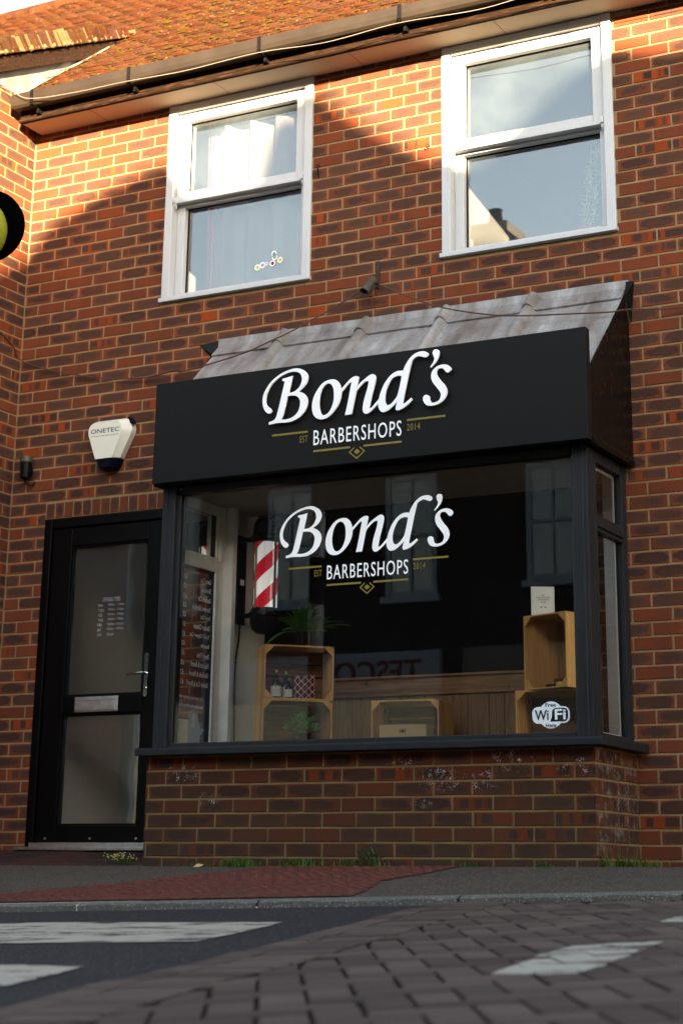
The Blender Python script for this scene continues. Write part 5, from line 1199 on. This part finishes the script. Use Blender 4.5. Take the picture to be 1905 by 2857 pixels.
# fern on the left stack
fe=at_crate('fern',PL2,.245,.11,.3105); tag(fe,'arching green fern in a ribbed dark pot on top of the left crates','plant')
mb=MB(); n=48; vs=[]
for i,(r_,z) in enumerate(((.040,0),(.046,.09),(.041,.09),(.040,.075))):
    for j in range(n): q=r_+(.0018 if j%2 else -.0018)*(1 if i<2 else 0); t=2*math.pi*j/n; vs.append((q*math.cos(t),q*math.sin(t),z))
mb.mesh(vs,[(i*n+j,i*n+(j+1)%n,(i+1)*n+(j+1)%n,(i+1)*n+j) for i in range(3) for j in range(n)]+[tuple(range(3*n,4*n))]); mb.build('ribbed_pot','blackplastic',fe,local=True)
mb=MB(); r=random.Random(21)
def frond(az,L_,lift,droop):
    P=[]; d=Vector((math.cos(az),math.sin(az),0)); N=26
    for i in range(N+1):
        t=i/N; P.append(Vector((0,0,.085))+d*(L_*(t**.85)*math.cos(lift)*1.05)+Vector((0,0,L_*(math.sin(lift)*t-droop*t*t))))
    mb.tube(P,[.0016*(1-.7*i/N) for i in range(N+1)],4)
    side=Vector((-d.y,d.x,0))
    for i in range(3,N+1):
        t=i/N; ll=.036*math.sin(math.pi*min(1,.16+.84*t))**.8*(1.05-.35*t)
        tg=(P[i]-P[i-1]).normalized()
        for s_ in (-1,1):
            dd=side*s_+tg*.45+Vector((0,0,-.12)); leaf(mb,P[i],dd,ll,.019,None,.1)
for k in range(44):
    az=2*math.pi*k/44+r.uniform(-.15,.15); frond(az,r.uniform(.15,.25),r.uniform(.5,1.3),r.uniform(.2,.6))
for k in range(5): frond(r.uniform(0,6.28),r.uniform(.16,.20),r.uniform(1.15,1.45),.12)
frond(R(-13),.30,.7,.42); frond(R(-22),.31,.5,.35); frond(R(190),.24,.3,.7)
mb.build('fronds','fern',fe,local=True)
# bushy plant
bu=at_crate('bushy_plant',PL1,.255,.10,.0095); tag(bu,'small bushy round leaved plant in a black pot inside the lower left crate','plant')
mb=MB(); mb.lathe([(.040,0),(.050,.115),(.052,.12),(.045,.12),(.04,.105),(0,.105)],28); mb.build('pot','blackmatt',bu,smooth=True,local=True)
mb=MB(); r=random.Random(5)
for k in range(80):
    az=r.uniform(0,6.28); el=r.uniform(.15,1.4); Ls=r.uniform(.075,.12)*(1.15 if el>1 else 1); d=Vector((math.cos(az)*math.cos(el),math.sin(az)*math.cos(el)*.8,math.sin(el)))
    P=[Vector((0,0,.108))+d*Ls*t+Vector((0,0,.02*math.sin(3*t))) for t in (0,.35,.7,1)]; mb.tube(P,.0012,4)
    for i in range(9):
        t=.35+.65*i/8; q=Vector((0,0,.108))+d*Ls*t+Vector((0,0,.02*math.sin(3*t))); dd=Vector((r.uniform(-1,1),r.uniform(-1,1),r.uniform(-.3,.9))); leaf(mb,q,dd,r.uniform(.020,.030),r.uniform(.015,.022))
mb.build('foliage','box_leaf',bu,local=True)
# small dark jar beside it
# spiky leaf tips just behind the wifi sticker
o=at_crate('small_display_plant',PR1,.36,.10,.0095); tag(o,'small leafy plant mostly hidden beside the wifi sticker','plant')
mb=MB(); r=random.Random(8)
for k in range(60):
    az=r.uniform(0,6.28); leaf(mb,(r.uniform(-.02,.02),r.uniform(-.02,.02),r.uniform(.03,.16)),(math.cos(az),math.sin(az),r.uniform(-.2,.8)),r.uniform(.03,.06),.012)
mb.build('foliage','fern',o,local=True); mb=MB(); mb.lathe([(.025,0),(.03,.05),(0,.05)],20); mb.build('pot','blackmatt',o,smooth=True,local=True)
# ---------------------------------------------------------------- weeds
def tuft(name,x,y,n,h,sp,seed,label,mat='grass',broad=0,flow=0,cat='weed'):
    r=random.Random(seed); mb=MB()
    for i in range(n):
        bx,by=x+r.gauss(0,sp),y-abs(r.gauss(0,sp*.35)); z=gz(bx,by)-.004; az=r.uniform(0,6.28); L_=h*r.uniform(.4,1.1); ln=r.uniform(.2,1.3); w_=r.uniform(.0018,.0034)
        d=Vector((math.cos(az),math.sin(az)*.6-.2,0)); s_=Vector((-d.y,d.x,0)).normalized()*w_; P=[Vector((bx,by,z)),Vector((bx,by,z))+d*L_*ln*.25+Vector((0,0,L_*.5)),Vector((bx,by,z))+d*L_*ln*.7+Vector((0,0,L_*(.95-ln*.3)))]
        mb.mesh([P[0]-s_,P[0]+s_,P[1]+s_*.8,P[1]-s_*.8,P[2]],[(0,1,2,3),(3,2,4)],mat,(r.random(),r.random(),.5))
    for i in range(broad):
        az=r.uniform(0,6.28); z0=gz(x,y); b=Vector((x+r.gauss(0,sp*.6),y-.01-abs(r.gauss(0,.01)),z0+r.uniform(0,h*.5))); d=Vector((math.cos(az),math.sin(az)*.5-.35,r.uniform(.1,1.1))).normalized(); L_=h*r.uniform(.5,.9)
        q=b+d*L_*.4; mb.tube([b,q],.0015,4,'weed')
        for t,wd in ((.45,.5),(.65,.6),(.85,.45)):
            for s_ in (-1,1): leaf(mb,b+d*L_*t,d*.6+Vector((-d.y,d.x,0))*s_*.9,L_*wd*.5,L_*.16,'weed')
        leaf(mb,b+d*L_*.5,d,L_*.55,L_*.2,'weed')
    for i in range(flow):
        b=Vector((x+r.gauss(0,sp*.5),y-.01,gz(x,y))); e=b+Vector((r.gauss(0,sp),r.gauss(0,.02)-.02,h*r.uniform(.6,1.1))); mb.tube([b,(b+e)/2+Vector((0,0,.01)),e],.001,4,mat); 
        for k in range(3): mb.lathe([(0,-.004),(.005,0),(0,.004)],6,(e.x+r.uniform(-.015,.015),e.y,e.z+r.uniform(-.02,.01)),'flower')
    o=mb.build(name,None); tag(o,label,cat,'weeds along the foot of the wall'); return o
yb=-.632
tuft('grass_tuft',1.99,yb,40,.045,.045,1,'low grass tuft at the left end of the bay plinth')
tuft('grass_tuft',2.26,yb,260,.065,.06,2,'thick green grass tuft, first large one from the door end of the plinth')
tuft('grass_tuft',2.63,yb,260,.065,.055,3,'thick green grass tuft left of the dark lobed weed','grass',3)
tuft('grass_tuft',2.92,yb,70,.055,.04,4,'thin grass between the second large tuft and the lobed weed')
tuft('lobed_weed',3.06,yb,20,.085,.05,5,'dark lobed leafy weed standing at the middle of the plinth','grass',16)
tuft('grass_tuft',3.62,yb,40,.05,.025,6,'tiny grass tuft on the plinth foot right of the red paving')
tuft('grass_tuft',4.02,yb,28,.04,.04,7,'sparse low grass near the right end of the plinth front','grass',2)
tuft('grass_tuft',4.325,-.58,45,.085,.02,8,'tall wispy grass at the right corner of the plinth')
tuft('grass_tuft',4.345,-.33,110,.085,.05,9,'dry tangled grass along the right side of the plinth')
tuft('grass_tuft',4.40,-.08,60,.08,.05,10,'grass in the corner between the plinth and the main wall')
tuft('flowering_weed',1.40,-.50,14,.05,.05,12,'wispy weed with tiny pale flowers in front of the door','grass',3,22)
r=random.Random(31); mb=MB()
for (X,Y_,h) in ((4.66,-.03,.20),(4.70,-.04,.13)):
    z=gz(X,Y_); mb.tube([(X,Y_,z),(X+.005,Y_-.01,z+h)],.003,5)
    for i in range(5):
        for s_ in (0,1):
            az=i*1.57+s_*3.14; leaf(mb,(X,Y_-.005,z+h*(.2+.19*i)),(math.cos(az),math.sin(az)*.7-.2,.35),.065-.007*i,.026)
tag(mb.build('leafy_weed','weed'),'bright upright leafy weed against the wall at the far right','weed','weeds along the foot of the wall')
mb=MB(); z=gz(2.02,-.70); mb.mesh([(1.985,-.69,z+.004),(2.03,-.70,z+.003),(2.045,-.675,z+.016),(2.00,-.665,z+.022),(2.015,-.682,z+.012)],[(0,1,4),(1,2,4),(2,3,4),(3,0,4)]); tag(mb.build('paper_scrap','card'),'crumpled white paper scrap beside the first grass tufts at the wall foot','litter')
# ---------------------------------------------------------------- across the street (seen in the reflections, shades this side)
def wallbox(mb,x0,x1,y0,y1,z0,z1,m): mb.box(x0,x1,y0,y1,z0,z1,m,(.5,.5,.5))
PO=lambda u,v,w_:(-u,-14+w_,v)
oa=empty('opposite_terrace',(-8,-15,0)); tag(oa,'brick terrace with sash windows, seen reflected in the shop window','building')
mb=MB(); wallbox(mb,-20,-2.62,-19,-14.0,-.4,6.5,'far_joint')
AH=[(-x1,-x0,z0,z1) for x0,x1,z0,z1 in ()]
jo=lambda k:[(-8.2+(.1125 if k%2 else 0)+.225*m) for m in range(0,110)]
brickwall(mb,PO,2.63,12,3.1,6.5,[],jo,'brick2',hl=.007)
mb.build('wall',None,oa)
mb=MB(); mb.prism([(-20,-19.3,6.45),(-20,-13.7,6.45),(-20,-16.5,9.4)],(17.1,0,0)); ro=mb.build('roof','slate',oa)
mb=MB(); mb.box(-3.85,-3.30,-16.5,-15.9,8,10.05,'brick2',(.5,.5,.6)); mb.box(-3.93,-3.22,-16.58,-15.82,10.05,10.22,'farrender'); mb.lathe([(.13,10.22),(.10,10.55),(.12,10.57)],14,(-3.58,-16.2,0),'brick2'); mb.build('chimney',None,ro)
ob=empty('opposite_shop_house',(2.7,-15,0)); tag(ob,'lower brick house with sash windows beside the terrace, seen in reflections','building')
mb=MB(); wallbox(mb,-2.62,8,-19,-14.0,-.4,5.9,'far_joint'); brickwall(mb,PO,-8,2.62,3.1,5.9,[],jo,'brick2',hl=.007)
wallbox(mb,-2.6,7.9,-13.995,-13.98,.3,2.95,'farrender'); mb.build('wall',None,ob)
mb=MB(); mb.prism([(-2.62,-19.3,5.85),(-2.62,-13.7,5.85),(-2.62,-16.5,6.9)],(10.6,0,0)); mb.build('roof','slate',ob)
oc=empty('opposite_gabled_building',(18,-15,0)); tag(oc,'taller rendered building with uneven gables behind the viewer, shading the street','building')
sil=[(8.0,-.4),(8.0,6.2),(9.3,6.45),(9.75,6.70),(10.0,7.0),(10.24,7.24),(10.7,7.41),(10.95,7.45),(11.15,7.2),(11.85,7.2),(12.0,7.75),(12.08,7.75),(12.38,7.48),(12.7,7.25),(12.99,7.10),(13.4,7.08),(14.1,7.62),(14.5,7.52),(14.9,7.6),(40,7.6),(40,-.4)]
mb=MB(); mb.prism([(x,-14.0,z) for x,z in sil],(0,-.35,0)); mb.build('wall','farrender',oc)
mb=MB(); mb.box(8.0,40,-20,-14.36,-.4,5.6); mb.build('rear_range','farrender',oc)
def sash(root,x0,x1,z0,z1):
    f=MB(); y=-13.96; t=.07
    f.box(x0,x0+t,y-.06,y,z0,z1); f.box(x1-t,x1,y-.06,y,z0,z1); f.box(x0+t,x1-t,y-.06,y-.001,z1-t,z1-.001); f.box(x0-.06,x1+.06,y-.06,y+.06,z0-.09,z0-.001); f.box(x0+t,x1-t,y-.06,y-.002,z0,z0+t)
    zm=(z0+z1)/2; f.box(x0+t,x1-t,y-.06,y-.003,zm-.025,zm+.025); xm=(x0+x1)/2; f.box(xm-.014,xm+.014,y-.05,y-.006,z0+t,z1-t)
    o=f.build('window','sash',root); g_=MB(); g_.box(x0+.01,x1-.01,y-.055,y-.03,z0+.01,z1-.01); g_.build('pane','farglass',o); return o
gq=NG('dark_reflective_far_glass',.06,spec=1.); gq.base((.10,.13,.16)); M['farglass']=gq.m
for (a,b) in ((-3.75,-2.97),(-5.66,-4.90),(-7.6,-6.84),(-9.55,-8.8)): sash(oa,a,b,3.68,5.36)
for (a,b) in ((-1.64,-.88),(.5,1.26),(2.6,3.36),(4.7,5.46)): sash(ob,a,b,3.78,5.36)
for (a,b,c_,d) in ((-8.7,-6.6,.5,2.3),(-6.3,-2.9,.5,2.3)):
    f=MB(); f.box(a,b,-13.99,-13.93,c_,d); f.build('shop_window','farglass',oa)
    f=MB(); f.box(a,a+.08,-13.93,-13.90,c_,d); f.box(b-.08,b,-13.93,-13.90,c_,d); f.box(a,b,-13.93,-13.90,d-.001,d+.08); f.box((a+b)/2-.03,(a+b)/2+.03,-13.93,-13.90,c_,d); f.build('shop_window_frame','sash',oa)
os_=empty('opposite_shop_sign',(-4.5,-13.9,2.4)); tag(os_,'pale sign with dark lettering on the shop opposite, mirrored in the window glass','sign')
mb=MB(); mb.box(-6.4,-2.90,-13.99,-13.90,2.40,2.93); mb.build('board','farsign',os_)
mb=MB(); FO=Matrix(((-1,0,0,0),(0,0,1,-13.895),(0,1,0,0),(0,0,0,1))); fit_text(mb,'TESCO',3.17,4.50,2.50,2.82,FO,bold=.02); fit_text(mb,'express',4.72,5.7,2.50,2.74,FO) if False else None
mb.build('lettering','farred',os_)
